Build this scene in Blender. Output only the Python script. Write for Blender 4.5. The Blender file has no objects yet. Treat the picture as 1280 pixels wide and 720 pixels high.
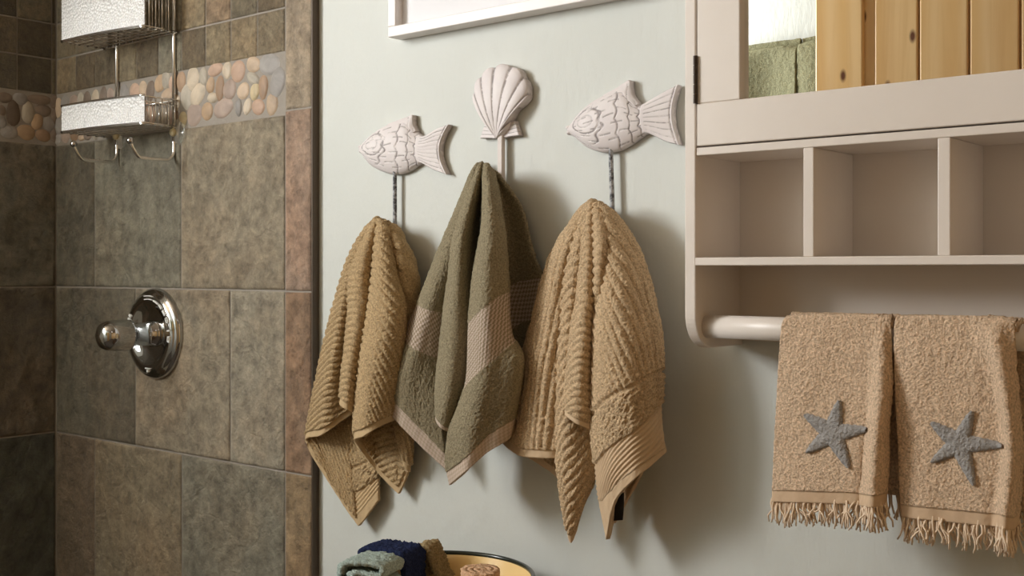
import bpy, math, random
import numpy as np
from mathutils import Vector

random.seed(7)
rng = np.random.default_rng(11)
sc = bpy.context.scene
COL = sc.collection

# ------------------------------------------------------------------ camera
F_PX, YAW, HORIZON = 1417.0, math.radians(39.5), 338.0
CAM = np.array([0.0, -1.25, 1.30])
cam_data = bpy.data.cameras.new('camera')
cam_data.sensor_width = 36.0
cam_data.lens = 36.0 * F_PX / 1280.0
cam_data.shift_y = (HORIZON - 360.0) / 1280.0
cam_data.clip_start = 0.02
cam = bpy.data.objects.new('camera', cam_data)
cam.location = CAM
cam.rotation_euler = (math.pi / 2, 0, YAW)
COL.objects.link(cam)
sc.camera = cam

# ------------------------------------------------------------------ world, lights, exposure
world = bpy.data.worlds.new('World')
sc.world = world
world.use_nodes = True
world.node_tree.nodes['Background'].inputs[0].default_value = (0.80, 0.90, 1.0, 1)
world.node_tree.nodes['Background'].inputs[1].default_value = 0.6

WIN = dict(y0=-1.72, y1=-1.14, z0=1.60, z1=2.30)      # window opening in the left wall
CORNER_X = -2.282                                     # plane of the left wall


def area(name, loc, rot, sx, sy, power, color):
    d = bpy.data.lights.new(name, 'AREA')
    d.shape = 'RECTANGLE'
    d.size, d.size_y = sx, sy
    d.energy = power
    d.color = color
    o = bpy.data.objects.new(name, d)
    o.location = loc
    o.rotation_euler = rot
    COL.objects.link(o)
    return o


area('window_daylight', (CORNER_X - 0.02, (WIN['y0'] + WIN['y1']) / 2, (WIN['z0'] + WIN['z1']) / 2),
     (0, -math.pi / 2, 0), WIN['z1'] - WIN['z0'] - 0.06, WIN['y1'] - WIN['y0'] - 0.06, 46.0, (0.975, 0.985, 0.985))
area('added_fill_light', (-0.1, -1.0, 2.33), (0, 0, 0), 0.26, 0.26, 0.7, (1.0, 0.90, 0.80))  # weak warm fill added overhead, no known source in the room

sc.view_settings.view_transform = 'Standard'
sc.view_settings.look = 'None'
sc.view_settings.gamma = 1.0
sc.view_settings.use_curve_mapping = False
sc.view_settings.exposure = 0.0
sc.cycles.use_denoising = True
sc.cycles.max_bounces = 10
sc.cycles.diffuse_bounces = 5
sc.cycles.sample_clamp_indirect = 6.0


# ------------------------------------------------------------------ pixel -> place on a known plane
_fw = np.array([-math.sin(YAW), math.cos(YAW), 0.0])
_rt = np.array([math.cos(YAW), math.sin(YAW), 0.0])


def ray(u, v):
    return _fw + _rt * ((u - 640.0) / F_PX) + np.array([0, 0, (HORIZON - v) / F_PX])


def at_y(u, v, y):
    d = ray(u, v)
    return CAM + d * ((y - CAM[1]) / d[1])


def at_x(u, v, x):
    d = ray(u, v)
    return CAM + d * ((x - CAM[0]) / d[0])


def srgb(r, g, b):
    f = lambda c: (c / 255 / 12.92) if c / 255 <= 0.04045 else ((c / 255 + 0.055) / 1.055) ** 2.4
    return (f(r), f(g), f(b), 1.0)


# ------------------------------------------------------------------ materials
class NT:
    def __init__(self, name):
        self.m = bpy.data.materials.new(name)
        self.m.use_nodes = True
        self.t = self.m.node_tree
        self.b = self.t.nodes['Principled BSDF']

    def n(self, kind, **kw):
        nd = self.t.nodes.new('ShaderNode' + kind)
        for k, v in kw.items():
            setattr(nd, k, v)
        return nd

    def l(self, a, b):
        self.t.links.new(a, b)

    def set(self, **kw):
        for k, v in kw.items():
            self.b.inputs[k.replace('_', ' ')].default_value = v

    def coord(self, jitter=False):
        tc = self.n('TexCoord')
        if not jitter:
            return tc.outputs['Object']
        oi = self.n('ObjectInfo')
        mul = self.n('Math', operation='MULTIPLY')
        mul.inputs[1].default_value = 60.0
        self.l(oi.outputs['Random'], mul.inputs[0])
        add = self.n('VectorMath', operation='ADD')
        self.l(tc.outputs['Object'], add.inputs[0])
        self.l(mul.outputs[0], add.inputs[1])
        return add.outputs[0]

    def noise(self, vec, scale, detail=4, rough=0.55, dist=0.0):
        nd = self.n('TexNoise')
        nd.inputs['Scale'].default_value = scale
        nd.inputs['Detail'].default_value = detail
        nd.inputs['Roughness'].default_value = rough
        nd.inputs['Distortion'].default_value = dist
        if vec is not None:
            self.l(vec, nd.inputs['Vector'])
        return nd.outputs[0]

    def ramp(self, fac, stops):
        r = self.n('ValToRGB')
        e = r.color_ramp.elements
        while len(e) < len(stops):
            e.new(0.5)
        for el, (p, c) in zip(e, stops):
            el.position = p
            el.color = c if len(c) == 4 else (*c, 1)
        self.l(fac, r.inputs[0])
        return r.outputs[0]

    def mix(self, fac, a, b, blend='MIX'):
        x = self.n('Mix', data_type='RGBA', blend_type=blend)
        for sock, val in ((0, fac), (6, a), (7, b)):
            if hasattr(val, 'is_output'):
                self.l(val, x.inputs[sock])
            else:
                x.inputs[sock].default_value = val
        return x.outputs[2]

    def math(self, op, a, b=None, clamp=False):
        x = self.n('Math', operation=op, use_clamp=clamp)
        for i, val in enumerate((a, b)):
            if val is None:
                continue
            if hasattr(val, 'is_output'):
                self.l(val, x.inputs[i])
            else:
                x.inputs[i].default_value = val
        return x.outputs[0]

    def bump(self, h, strength, distance, prev=None):
        b = self.n('Bump')
        b.inputs['Strength'].default_value = strength
        b.inputs['Distance'].default_value = distance
        self.l(h, b.inputs['Height'])
        if prev is not None:
            self.l(prev, b.inputs['Normal'])
        return b.outputs[0]

    def base(self, s):
        self.l(s, self.b.inputs['Base Color'])

    def normal(self, s):
        self.l(s, self.b.inputs['Normal'])


def g(v):
    return (v, v, v, 1)


def mat_plain(name, col, rough=0.5, metal=0.0, bump=None):
    k = NT(name)
    k.set(Base_Color=col, Roughness=rough, Metallic=metal)
    if bump:
        c = k.coord()
        k.normal(k.bump(k.noise(c, bump[0], 4), bump[1], bump[2]))
    return k.m


def mat_slate(name, scale=1.0):
    k = NT(name)
    c = k.coord(True)
    oi = k.n('ObjectInfo')
    n1 = k.noise(c, 9 * scale, 12, 0.66, 0.12)
    n2 = k.noise(c, 34 * scale, 12, 0.76, 0.1)
    n3 = k.noise(c, 3.2 * scale, 5, 0.6, 1.2)
    dark = k.ramp(n1, [(0.3, g(0.8)), (0.5, g(1.0)), (0.7, g(1.15))])
    col = k.mix(1.0, oi.outputs['Color'], dark, 'MULTIPLY')
    fine = k.ramp(n2, [(0.36, g(0.5)), (0.5, g(1.0)), (0.64, g(1.5))])
    col = k.mix(0.8, col, fine, 'MULTIPLY')
    rust = k.ramp(n3, [(0.45, g(0)), (0.72, g(1))])
    warm = k.mix(1.0, col, (1.35, 0.93, 0.62, 1), 'MULTIPLY')
    col = k.mix(k.math('MULTIPLY', rust, 0.25), col, warm)
    k.base(col)
    v = k.n('TexVoronoi', feature='DISTANCE_TO_EDGE')
    v.inputs['Scale'].default_value = 9 * scale
    w = k.n('VectorMath', operation='ADD')
    k.l(c, w.inputs[0])
    nz = k.n('TexNoise')
    nz.inputs['Scale'].default_value = 8 * scale
    nz.inputs['Detail'].default_value = 6
    k.l(c, nz.inputs['Vector'])
    sc_ = k.n('VectorMath', operation='SCALE')
    k.l(nz.outputs[1], sc_.inputs[0])
    sc_.inputs['Scale'].default_value = 0.25
    k.l(sc_.outputs[0], w.inputs[1])
    k.l(w.outputs[0], v.inputs['Vector'])
    crack = k.ramp(v.outputs['Distance'], [(0.0, g(0)), (0.06, g(1))])
    n4 = k.noise(c, 5 * scale, 9, 0.6, 0.3)
    b = k.bump(k.math('SNAP', n4, 0.055), 0.5, 0.012)
    b = k.bump(n1, 0.7, 0.015, b)
    b = k.bump(n2, 0.9, 0.013, b)
    b = k.bump(crack, 0.4, 0.002, b)
    k.normal(b)
    k.l(k.ramp(n2, [(0.3, g(0.42)), (0.7, g(0.62))]), k.b.inputs['Roughness'])
    return k.m


def mat_pebble():
    k = NT('river_pebble')
    c = k.coord(True)
    oi = k.n('ObjectInfo')
    n = k.noise(c, 1.3, 5, 0.6, 0.5)
    col = k.mix(1.0, oi.outputs['Color'], k.ramp(n, [(0.3, g(0.75)), (0.7, g(1.2))]), 'MULTIPLY')
    k.base(col)
    k.set(Roughness=0.6)
    k.normal(k.bump(n, 0.15, 0.002))
    return k.m


def mat_wall():
    k = NT('pale_wall_paint')
    c = k.coord()
    n1 = k.noise(c, 5, 3)
    k.base(k.mix(n1, srgb(204, 207, 201), srgb(209, 211, 206)))
    k.set(Roughness=0.6)
    mp = k.n('Mapping')
    mp.inputs['Scale'].default_value = (1.6, 1, 0.5)
    k.l(c, mp.inputs['Vector'])
    b = k.bump(k.noise(mp.outputs[0], 90, 6, 0.6), 0.2, 0.004)
    b = k.bump(k.noise(c, 9, 3), 0.25, 0.010, b)
    k.normal(b)
    return k.m


def mat_cabinet():
    k = NT('antique_white_paint')
    c = k.coord(True)
    n1 = k.noise(c, 14, 4)
    k.base(k.mix(n1, srgb(220, 210, 200), srgb(228, 219, 210)))
    k.set(Roughness=0.38)
    k.normal(k.bump(k.noise(c, 60, 5), 0.12, 0.002))
    return k.m


def mat_wash():
    """whitewashed carved wood, dark stain left in the carved lines (attribute 'stain')"""
    k = NT('whitewashed_wood')
    c = k.coord(True)
    at = k.n('Attribute', attribute_name='stain')
    n = k.noise(c, 90, 5, 0.7, 0.6)
    big = k.noise(c, 28, 4)
    base = k.mix(big, srgb(214, 204, 204), srgb(232, 226, 224))
    s = k.math('MULTIPLY', at.outputs['Fac'], k.math('MULTIPLY', k.math('SUBTRACT', n, 0.36), 6.0, True), True)
    k.base(k.mix(s, base, srgb(92, 80, 78)))
    k.set(Roughness=0.55)
    k.normal(k.bump(n, 0.25, 0.002))
    return k.m


def mat_rod():
    k = NT('distressed_iron')
    c = k.coord(True)
    n = k.noise(c, 130, 4, 0.7)
    k.base(k.ramp(n, [(0.42, srgb(62, 62, 66)), (0.58, srgb(176, 176, 178))]))
    k.set(Roughness=0.5)
    return k.m


def mat_chrome(name='chrome', rough=0.07, col=(0.50, 0.50, 0.50, 1)):
    k = NT(name)
    k.set(Base_Color=col, Metallic=1.0, Roughness=rough)
    return k.m


def mat_hammered():
    k = NT('hammered_silver_panel')
    c = k.coord()
    v = k.n('TexVoronoi', feature='F1')
    v.inputs['Scale'].default_value = 190
    k.l(c, v.inputs['Vector'])
    e = k.n('TexVoronoi', feature='DISTANCE_TO_EDGE')
    e.inputs['Scale'].default_value = 190
    k.l(c, e.inputs['Vector'])
    k.base(k.ramp(e.outputs['Distance'], [(0.0, g(0.70)), (0.15, g(0.97))]))
    k.set(Roughness=0.25, Metallic=0.0)
    b = k.bump(v.outputs['Distance'], 0.8, -0.004)
    k.normal(b)
    return k.m


def mat_pine():
    k = NT('knotty_pine')
    c = k.coord(True)
    mp = k.n('Mapping')
    mp.inputs['Scale'].default_value = (9, 9, 0.55)
    k.l(c, mp.inputs['Vector'])
    n = k.noise(mp.outputs[0], 2.0, 6, 0.6, 1.6)
    w = k.n('TexWave', wave_type='BANDS', bands_direction='X')
    w.inputs['Scale'].default_value = 0.5
    w.inputs['Distortion'].default_value = 9
    w.inputs['Detail'].default_value = 3
    k.l(mp.outputs[0], w.inputs['Vector'])
    col = k.mix(w.outputs['Fac'], srgb(236, 200, 146), srgb(228, 186, 126))
    col = k.mix(k.ramp(n, [(0.45, g(0)), (0.75, g(0.5))]), col, srgb(206, 156, 98))
    sx = k.n('SeparateXYZ')
    k.l(c, sx.inputs[0])
    cb = k.n('CombineXYZ')
    k.l(sx.outputs[0], cb.inputs[0])
    k.l(k.math('MULTIPLY', sx.outputs[2], 0.5), cb.inputs[1])
    v = k.n('TexVoronoi', feature='F1', voronoi_dimensions='2D')
    v.inputs['Scale'].default_value = 8
    k.l(cb.outputs[0], v.inputs['Vector'])
    knot = k.ramp(v.outputs['Distance'], [(0.03, g(1)), (0.075, g(0))])
    col = k.mix(knot, col, srgb(96, 52, 24))
    k.base(col)
    k.set(Roughness=0.35)
    return k.m


def mat_towel(name, terry, hem, band=None, check=None):
    """terry cloth; attribute 'zone' r = woven band, g = hem, b = fine ribbed band; uv 'hem' in metres"""
    k = NT(name)
    c = k.coord(True)
    z = k.n('Attribute', attribute_name='zone')
    sep = k.n('SeparateColor')
    k.l(z.outputs['Color'], sep.inputs[0])
    n = k.noise(c, 420, 3, 0.6)
    big = k.noise(c, 35, 3)
    lo = tuple(x * 0.58 for x in terry[:3]) + (1,)
    hi = tuple(min(1, x * 1.30) for x in terry[:3]) + (1,)
    col = k.mix(k.ramp(n, [(0.34, g(0)), (0.66, g(1))]), lo, hi)
    col = k.mix(k.math('MULTIPLY', big, 0.35), col, tuple(x * 0.85 for x in terry[:3]) + (1,))
    uv = k.n('UVMap', uv_map='hem')
    if band is not None:
        ch = k.n('TexChecker')
        ch.inputs['Scale'].default_value = 1 / 0.0042
        ch.inputs['Color1'].default_value = band
        ch.inputs['Color2'].default_value = check
        rot = k.n('Mapping')
        rot.inputs['Rotation'].default_value = (0, 0, math.radians(45))
        k.l(uv.outputs[0], rot.inputs['Vector'])
        k.l(rot.outputs[0], ch.inputs['Vector'])
        col = k.mix(sep.outputs[0], col, ch.outputs[0])
        col = k.mix(sep.outputs[1], col, k.mix(0.55, ch.outputs[0], hem))
    else:
        smooth = k.mix(n, tuple(x * 0.9 for x in hem[:3]) + (1,), hem)
        col = k.mix(sep.outputs[1], col, smooth)
        col = k.mix(sep.outputs[2], col, smooth)
    k.base(col)
    k.set(Roughness=0.95)
    k.b.inputs['Specular IOR Level'].default_value = 0.1
    k.b.inputs['Sheen Weight'].default_value = 0.25
    k.b.inputs['Sheen Roughness'].default_value = 0.6
    k.b.inputs['Sheen Tint'].default_value = tuple(min(1, x * 1.5) for x in terry[:3]) + (1,)
    soft = k.math('SUBTRACT', 1.0, k.math('MAXIMUM', sep.outputs[1], sep.outputs[2]))
    b = k.bump(k.math('MULTIPLY', n, soft), 0.9, 0.003)
    k.normal(b)
    return k.m


M_SLATE = mat_slate('slate_tile')
M_SLATE_S = mat_slate('slate_mosaic', 1.8)
M_GROUT = mat_plain('grey_grout', srgb(150, 142, 132), 0.9, 0, (160, 0.5, 0.003))
M_PEBBLE = mat_pebble()
M_WALL = mat_wall()
M_CAB = mat_cabinet()
M_WASH = mat_wash()
M_ROD = mat_rod()
M_RODW = mat_plain('whitewashed_rod', srgb(216, 206, 200), 0.55, 0, (120, 0.4, 0.002))
M_CHROME = mat_chrome()  # base colour darkened to stand in for reflections of a darker room
M_WIRE = mat_chrome('chrome_wire', 0.2, (0.88, 0.87, 0.85, 1))
M_HAMMER = mat_hammered()
M_PINE = mat_pine()
M_BRONZE = mat_plain('bronze_edge', srgb(88, 74, 60), 0.5, 0.2)
M_HINGE = mat_plain('dark_hinge_metal', srgb(74, 66, 60), 0.4, 0.8)
M_MIRROR = mat_chrome('mirror_glass', 0.0, (0.90, 0.92, 0.91, 1))
M_FRAME = mat_plain('white_frame_paint', srgb(232, 226, 222), 0.4, 0, (70, 0.1, 0.002))
M_MAT = mat_plain('white_mat_board', srgb(236, 236, 240), 0.8)
M_PRINT = mat_plain('pale_print', srgb(228, 226, 232), 0.6)
M_CEIL = mat_plain('ceiling_paint', srgb(160, 142, 120), 0.8, 0, (50, 0.2, 0.003))
M_FLOOR = mat_plain('floor_tile_stone', srgb(84, 74, 64), 0.6, 0, (20, 0.3, 0.004))
M_WALNUT = mat_plain('dark_walnut', srgb(92, 70, 52), 0.4, 0, (40, 0.2, 0.002))
M_CREAM = mat_plain('cream_enamel', srgb(236, 202, 140), 0.25)
M_GREEN = mat_plain('dark_green_enamel', srgb(40, 44, 36), 0.2)
M_LINER = mat_plain('white_liner_cloth', srgb(222, 216, 212), 0.9, 0, (200, 0.5, 0.003))
M_CUP = NT('clear_suction_cup')
M_CUP.set(Base_Color=(0.9, 0.92, 0.88, 1), Roughness=0.12, IOR=1.35)
M_CUP.b.inputs['Transmission Weight'].default_value = 0.85
M_CUP = M_CUP.m
M_GLASS = NT('window_glass')
M_GLASS.set(Base_Color=(1, 1, 1, 1), Roughness=0.0, IOR=1.05)
M_GLASS.b.inputs['Transmission Weight'].default_value = 1.0
M_GLASS = M_GLASS.m

TAN = srgb(188, 162, 124)
M_TAN = mat_towel('tan_terry', TAN, srgb(196, 170, 132))
M_TAN2 = mat_towel('warm_tan_terry', srgb(205, 178, 143), srgb(208, 182, 150))
M_OLIVE = mat_towel('olive_terry', srgb(146, 135, 110), srgb(190, 172, 156), srgb(196, 178, 164), srgb(150, 134, 112))
M_BEIGE = mat_towel('beige_terry', srgb(218, 190, 161), srgb(204, 176, 146))
M_STAR = mat_plain('grey_embroidery', srgb(156, 152, 148), 0.7, 0.0, (260, 1.0, 0.004))
M_FRINGE = mat_plain('beige_fringe', srgb(226, 203, 176), 0.9)
M_NAVY = mat_towel('navy_terry', srgb(40, 48, 78), srgb(40, 48, 78))
M_SAGE = mat_towel('sage_terry', srgb(164, 178, 170), srgb(164, 178, 170))
M_KHAKI = mat_towel('khaki_terry', srgb(160, 140, 104), srgb(160, 140, 104))
M_PEACH = mat_towel('peach_terry', srgb(222, 180, 144), srgb(222, 180, 144))
M_OLIVE_G = mat_towel('grey_green_terry', srgb(138, 136, 108), srgb(176, 172, 142))
M_TAG = mat_plain('black_care_tag', srgb(30, 30, 32), 0.6)


# ------------------------------------------------------------------ object helpers
def mesh_from(name, verts, faces, smooth=False):
    me = bpy.data.meshes.new(name)
    verts = np.asarray(verts, dtype=np.float32)
    if isinstance(faces, np.ndarray):
        nf, k = faces.shape
        me.vertices.add(len(verts))
        me.vertices.foreach_set('co', verts.ravel())
        me.loops.add(nf * k)
        me.loops.foreach_set('vertex_index', faces.astype(np.int32).ravel())
        me.polygons.add(nf)
        me.polygons.foreach_set('loop_start', np.arange(0, nf * k, k, dtype=np.int32))
        me.update(calc_edges=True)
    else:
        me.from_pydata([tuple(map(float, v)) for v in verts], [], [tuple(f) for f in faces])
        me.update()
    if smooth:
        me.polygons.foreach_set('use_smooth', [True] * len(me.polygons))
    return me


def obj(name, verts, faces, m, parent=None, smooth=False):
    """one mesh object from world-space vertices, its origin at the middle of its box"""
    verts = np.asarray(verts, dtype=np.float64)
    c = (verts.min(0) + verts.max(0)) / 2
    me = mesh_from(name, verts - c, faces, smooth)
    me.materials.append(m)
    o = bpy.data.objects.new(name, me)
    COL.objects.link(o)
    o['wx'], o['wy'], o['wz'] = map(float, c)
    place(o, c, parent)
    return o


WORLD = {}


def place(o, c, parent):
    c = np.array(c, dtype=float)
    WORLD[o.name] = c
    if parent is not None:
        o.parent = parent
        o.location = c - WORLD[parent.name]
    else:
        o.location = c
    for k in ('wx', 'wy', 'wz'):
        if k in o:
            del o[k]


def thing(name, loc, label, cat, group=None):
    o = bpy.data.objects.new(name, None)
    o.empty_display_size = 0.03
    COL.objects.link(o)
    place(o, loc, None)
    return tag(o, label, cat, group)


def tag(o, label, cat, group=None):
    o['label'] = label
    o['category'] = cat
    if group:
        o['group'] = group
    return o


def struct(o, label=None):
    o['kind'] = 'structure'
    if label:
        o['label'] = label
    return o


class MB:
    """collects shapes for one mesh"""

    def __init__(self):
        self.v, self.f = [], []

    def add(self, verts, faces):
        k = len(self.v)
        self.v += [tuple(map(float, p)) for p in verts]
        self.f += [tuple(i + k for i in f) for f in faces]
        return self

    def box(self, a, b, bev=0.0):
        lo, hi = np.minimum(a, b), np.maximum(a, b)
        if bev <= 0:
            v = [(x, y, z) for x in (lo[0], hi[0]) for y in (lo[1], hi[1]) for z in (lo[2], hi[2])]
            return self.add(v, [(0, 1, 3, 2), (4, 6, 7, 5), (0, 4, 5, 1), (2, 3, 7, 6), (0, 2, 6, 4), (1, 5, 7, 3)])
        import bmesh
        bm = bmesh.new()
        bmesh.ops.create_cube(bm, size=1)
        s, c = hi - lo, (hi + lo) / 2
        for w in bm.verts:
            w.co = Vector((w.co.x * s[0] + c[0], w.co.y * s[1] + c[1], w.co.z * s[2] + c[2]))
        bmesh.ops.bevel(bm, geom=bm.edges[:], offset=min(bev, min(s) * 0.45), segments=2, profile=0.5, affect='EDGES')
        bm.verts.index_update()
        self.add([w.co for w in bm.verts], [[w.index for w in f.verts] for f in bm.faces])
        bm.free()
        return self

    def tube(self, pts, r, seg=8, closed=False, cap=True):
        pts = np.asarray(pts, float)
        n = len(pts)
        rr = np.full(n, r) if np.isscalar(r) else np.asarray(r)
        tan = np.gradient(pts, axis=0)
        if closed:
            tan = np.roll(pts, -1, 0) - np.roll(pts, 1, 0)
        tan /= np.linalg.norm(tan, axis=1)[:, None] + 1e-12
        up = np.array([0, 0, 1.0]) if abs(tan[0][2]) < 0.9 else np.array([1.0, 0, 0])
        nrm = np.cross(tan[0], up)
        nrm /= np.linalg.norm(nrm)
        verts = []
        for i in range(n):
            nrm = nrm - tan[i] * nrm.dot(tan[i])
            nrm /= np.linalg.norm(nrm) + 1e-12
            bi = np.cross(tan[i], nrm)
            for k in range(seg):
                a = 2 * math.pi * k / seg
                verts.append(pts[i] + rr[i] * (math.cos(a) * nrm + math.sin(a) * bi))
        faces = []
        m = n if closed else n - 1
        for i in range(m):
            j = (i + 1) % n
            for k in range(seg):
                k2 = (k + 1) % seg
                faces.append((i * seg + k, i * seg + k2, j * seg + k2, j * seg + k))
        if cap and not closed:
            faces.append(tuple(range(seg))[::-1])
            faces.append(tuple((n - 1) * seg + k for k in range(seg)))
        return self.add(verts, faces)

    def sphere(self, c, r, nu=16, nv=10, scale=(1, 1, 1)):
        prof = [(r * math.sin(math.pi * i / nv), -r * math.cos(math.pi * i / nv)) for i in range(nv + 1)]
        v, f = [], []
        for (a, h) in prof:
            for k in range(nu):
                t = 2 * math.pi * k / nu
                v.append((c[0] + scale[0] * a * math.cos(t), c[1] + scale[1] * a * math.sin(t), c[2] + scale[2] * h))
        for i in range(nv):
            for k in range(nu):
                k2 = (k + 1) % nu
                f.append((i * nu + k, i * nu + k2, (i + 1) * nu + k2, (i + 1) * nu + k))
        return self.add(v, f)

    def lathe(self, c, prof, axis='z', seg=48):
        """prof: (radius, height along the axis); axis 'z' up or 'y' towards the room (-Y)"""
        v, f = [], []
        for (r, h) in prof:
            for k in range(seg):
                t = 2 * math.pi * k / seg
                x, y = r * math.cos(t), r * math.sin(t)
                v.append((c[0] + x, c[1] + y, c[2] + h) if axis == 'z' else (c[0] + x, c[1] - h, c[2] + y))
        n = len(prof)
        for i in range(n - 1):
            for k in range(seg):
                k2 = (k + 1) % seg
                f.append((i * seg + k, i * seg + k2, (i + 1) * seg + k2, (i + 1) * seg + k))
        return self.add(v, f)

    def grid(self, P, close_back=None):
        """P: (n, m, 3) points"""
        n, m, _ = P.shape
        k = []
        for i in range(n - 1):
            for j in range(m - 1):
                k.append((i * m + j, i * m + j + 1, (i + 1) * m + j + 1, (i + 1) * m + j))
        return self.add(P.reshape(-1, 3), k)

    def build(self, name, m, parent=None, smooth=False):
        return obj(name, self.v, self.f, m, parent, smooth)


def smooth_path(pts, n):
    """catmull-rom through pts, resampled to n points evenly by length (any dimension)"""
    p = np.asarray(pts, float)
    if len(p) == 2:
        d = p
    else:
        e = np.vstack([2 * p[0] - p[1], p, 2 * p[-1] - p[-2]])
        out = []
        for i in range(1, len(e) - 2):
            t = np.linspace(0, 1, 24, endpoint=(i == len(e) - 3))[:, None]
            a, b, c, d4 = e[i - 1], e[i], e[i + 1], e[i + 2]
            out.append(0.5 * ((2 * b) + (c - a) * t + (2 * a - 5 * b + 4 * c - d4) * t ** 2 + (3 * b - a - 3 * c + d4) * t ** 3))
        d = np.vstack(out)
    s = np.r_[0, np.cumsum(np.linalg.norm(np.diff(d, axis=0), axis=1))]
    q = np.linspace(0, s[-1], n)
    return np.stack([np.interp(q, s, d[:, k]) for k in range(d.shape[1])], 1)


def blur(a, k=1):
    for _ in range(k):
        p = np.pad(a, 1, mode='edge')
        a = (p[1:-1, 1:-1] * 2 + p[:-2, 1:-1] + p[2:, 1:-1] + p[1:-1, :-2] + p[1:-1, 2:]) / 6
    return a


# ------------------------------------------------------------------ the room
TILE_Y = -0.014                     # face of the shower tiles on the back wall
Z = lambda u, v, y=TILE_Y: at_y(u, v, y)[2]
X = lambda u, y=TILE_Y: at_y(u, 338, y)[0]

ROOM_R, ROOM_F, ROOM_H = 1.0, -1.78, 2.42
wall_back = struct(MB().box((CORNER_X - 0.1, 0, 0), (ROOM_R + 0.1, 0.1, ROOM_H)).build('wall_back', M_WALL),
                   'pale grey-green painted plaster wall with slate tiled shower end')
wl = MB()
x0, x1 = CORNER_X - 0.1, CORNER_X
wl.box((x0, ROOM_F, 0), (x1, WIN['y0'], ROOM_H)).box((x0, WIN['y1'], 0), (x1, 0, ROOM_H))
wl.box((x0, WIN['y0'], 0), (x1, WIN['y1'], WIN['z0'])).box((x0, WIN['y0'], WIN['z1']), (x1, WIN['y1'], ROOM_H))
wall_left = struct(wl.build('wall_left', M_WALL), 'shower end wall lined with dark slate tiles')
struct(MB().box((x0, ROOM_F - 0.1, 0), (ROOM_R + 0.1, ROOM_F, ROOM_H)).build('wall_front', M_WALL), 'painted wall opposite the towel hooks')
struct(MB().box((ROOM_R, ROOM_F, 0), (ROOM_R + 0.1, 0, ROOM_H)).build('wall_right', M_PINE), 'pine boarded wall at the cabinet end of the room')
struct(MB().box((x0, ROOM_F - 0.1, -0.1), (ROOM_R + 0.1, 0.1, 0)).build('floor', M_FLOOR), 'stone coloured bathroom floor')
struct(MB().box((x0, ROOM_F - 0.1, ROOM_H), (ROOM_R + 0.1, 0.1, ROOM_H + 0.1)).build('ceiling', M_CEIL), 'tan painted ceiling')

# window in the shower end wall (source of the daylight)
w = MB()
yy0, yy1, zz0, zz1 = WIN['y0'], WIN['y1'], WIN['z0'], WIN['z1']
fx0, fx1 = CORNER_X - 0.07, CORNER_X - 0.03
for a, b in (((fx0, yy0, zz0), (fx1, yy1, zz0 + 0.03)), ((fx0, yy0, zz1 - 0.03), (fx1, yy1, zz1)),
             ((fx0, yy0, zz0), (fx1, yy0 + 0.03, zz1)), ((fx0, yy1 - 0.03, zz0), (fx1, yy1, zz1))):
    w.box(a, b)
window = struct(w.build('window_1', M_FRAME), 'white framed bathroom window')
MB().box((fx0 + 0.012, yy0 + 0.02, zz0 + 0.02), (fx0 + 0.018, yy1 - 0.02, zz1 - 0.02)).build('pane', M_GLASS, window)

lamp = thing('added_ceiling_lamp', (-0.1, -1.0, ROOM_H), 'added round flush ceiling lamp, unseen fixture for the fill light', 'lamp')  # unseen fixture, added only to go with the overhead fill
MB().lathe((-0.1, -1.0, 0), [(0.0, ROOM_H), (0.17, ROOM_H), (0.17, ROOM_H - 0.03), (0.15, ROOM_H - 0.035), (0.0, ROOM_H - 0.035)]).build('added_lamp_base', M_FRAME, lamp, True)

# ---------------- slate tiles
bed = MB().box((CORNER_X, -0.0124, 0), (X(391) - 0.001, 0.0, 2.2)).build('grout_bed', M_GROUT, wall_back)
bed2 = MB().box((CORNER_X, -0.62, 0), (CORNER_X + 0.0124, -0.0124, 2.2)).build('grout_bed', M_GROUT, wall_left)
tile_cache = {}
GAP = 0.0032


def tile_mesh(w_, h_, m, side):
    key = (round(w_, 3), round(h_, 3), m.name, side)
    if key in tile_cache:
        return tile_cache[key]
    th, bv = 0.0085, 0.0018
    hw, hh = w_ / 2, h_ / 2
    ring = lambda i, d: [(-hw + i, -d, -hh + i), (hw - i, -d, -hh + i), (hw - i, -d, hh - i), (-hw + i, -d, hh - i)]
    v = ring(0, 0) + ring(0, th - bv) + ring(bv, th)
    f = [(8, 9, 10, 11)]
    for k in range(2):
        for j in range(4):
            j2 = (j + 1) % 4
            f.append((k * 4 + j, k * 4 + j2, k * 4 + 4 + j2, k * 4 + 4 + j))
    if side:                                         # turned to lie on the left wall, facing +X
        v = [(-y, x, z) for (x, y, z) in v]
    me = mesh_from('tile', v, f)
    me.materials.append(m)
    tile_cache[key] = me
    return me


def fbm(n, m, cell, octaves, rough=0.55, stretch=1.0):
    out_ = np.zeros((n, m))
    amp_ = 1.0
    for o_ in range(octaves):
        c1, c2 = max(2, int(n / cell) + 2), max(2, int(m / (cell * stretch)) + 2)
        G = rng.normal(size=(c1, c2))
        yi, xi = np.linspace(0, c1 - 1.001, n), np.linspace(0, c2 - 1.001, m)
        y0, x0 = yi.astype(int), xi.astype(int)
        fy, fx = yi - y0, xi - x0
        fy, fx = (fy * fy * (3 - 2 * fy))[:, None], (fx * fx * (3 - 2 * fx))[None, :]
        out_ += amp_ * ((G[y0][:, x0] * (1 - fx) + G[y0][:, x0 + 1] * fx) * (1 - fy) + (G[y0 + 1][:, x0] * (1 - fx) + G[y0 + 1][:, x0 + 1] * fx) * fy)
        amp_ *= rough
        cell = max(1.5, cell / 2)
    return out_


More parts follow.
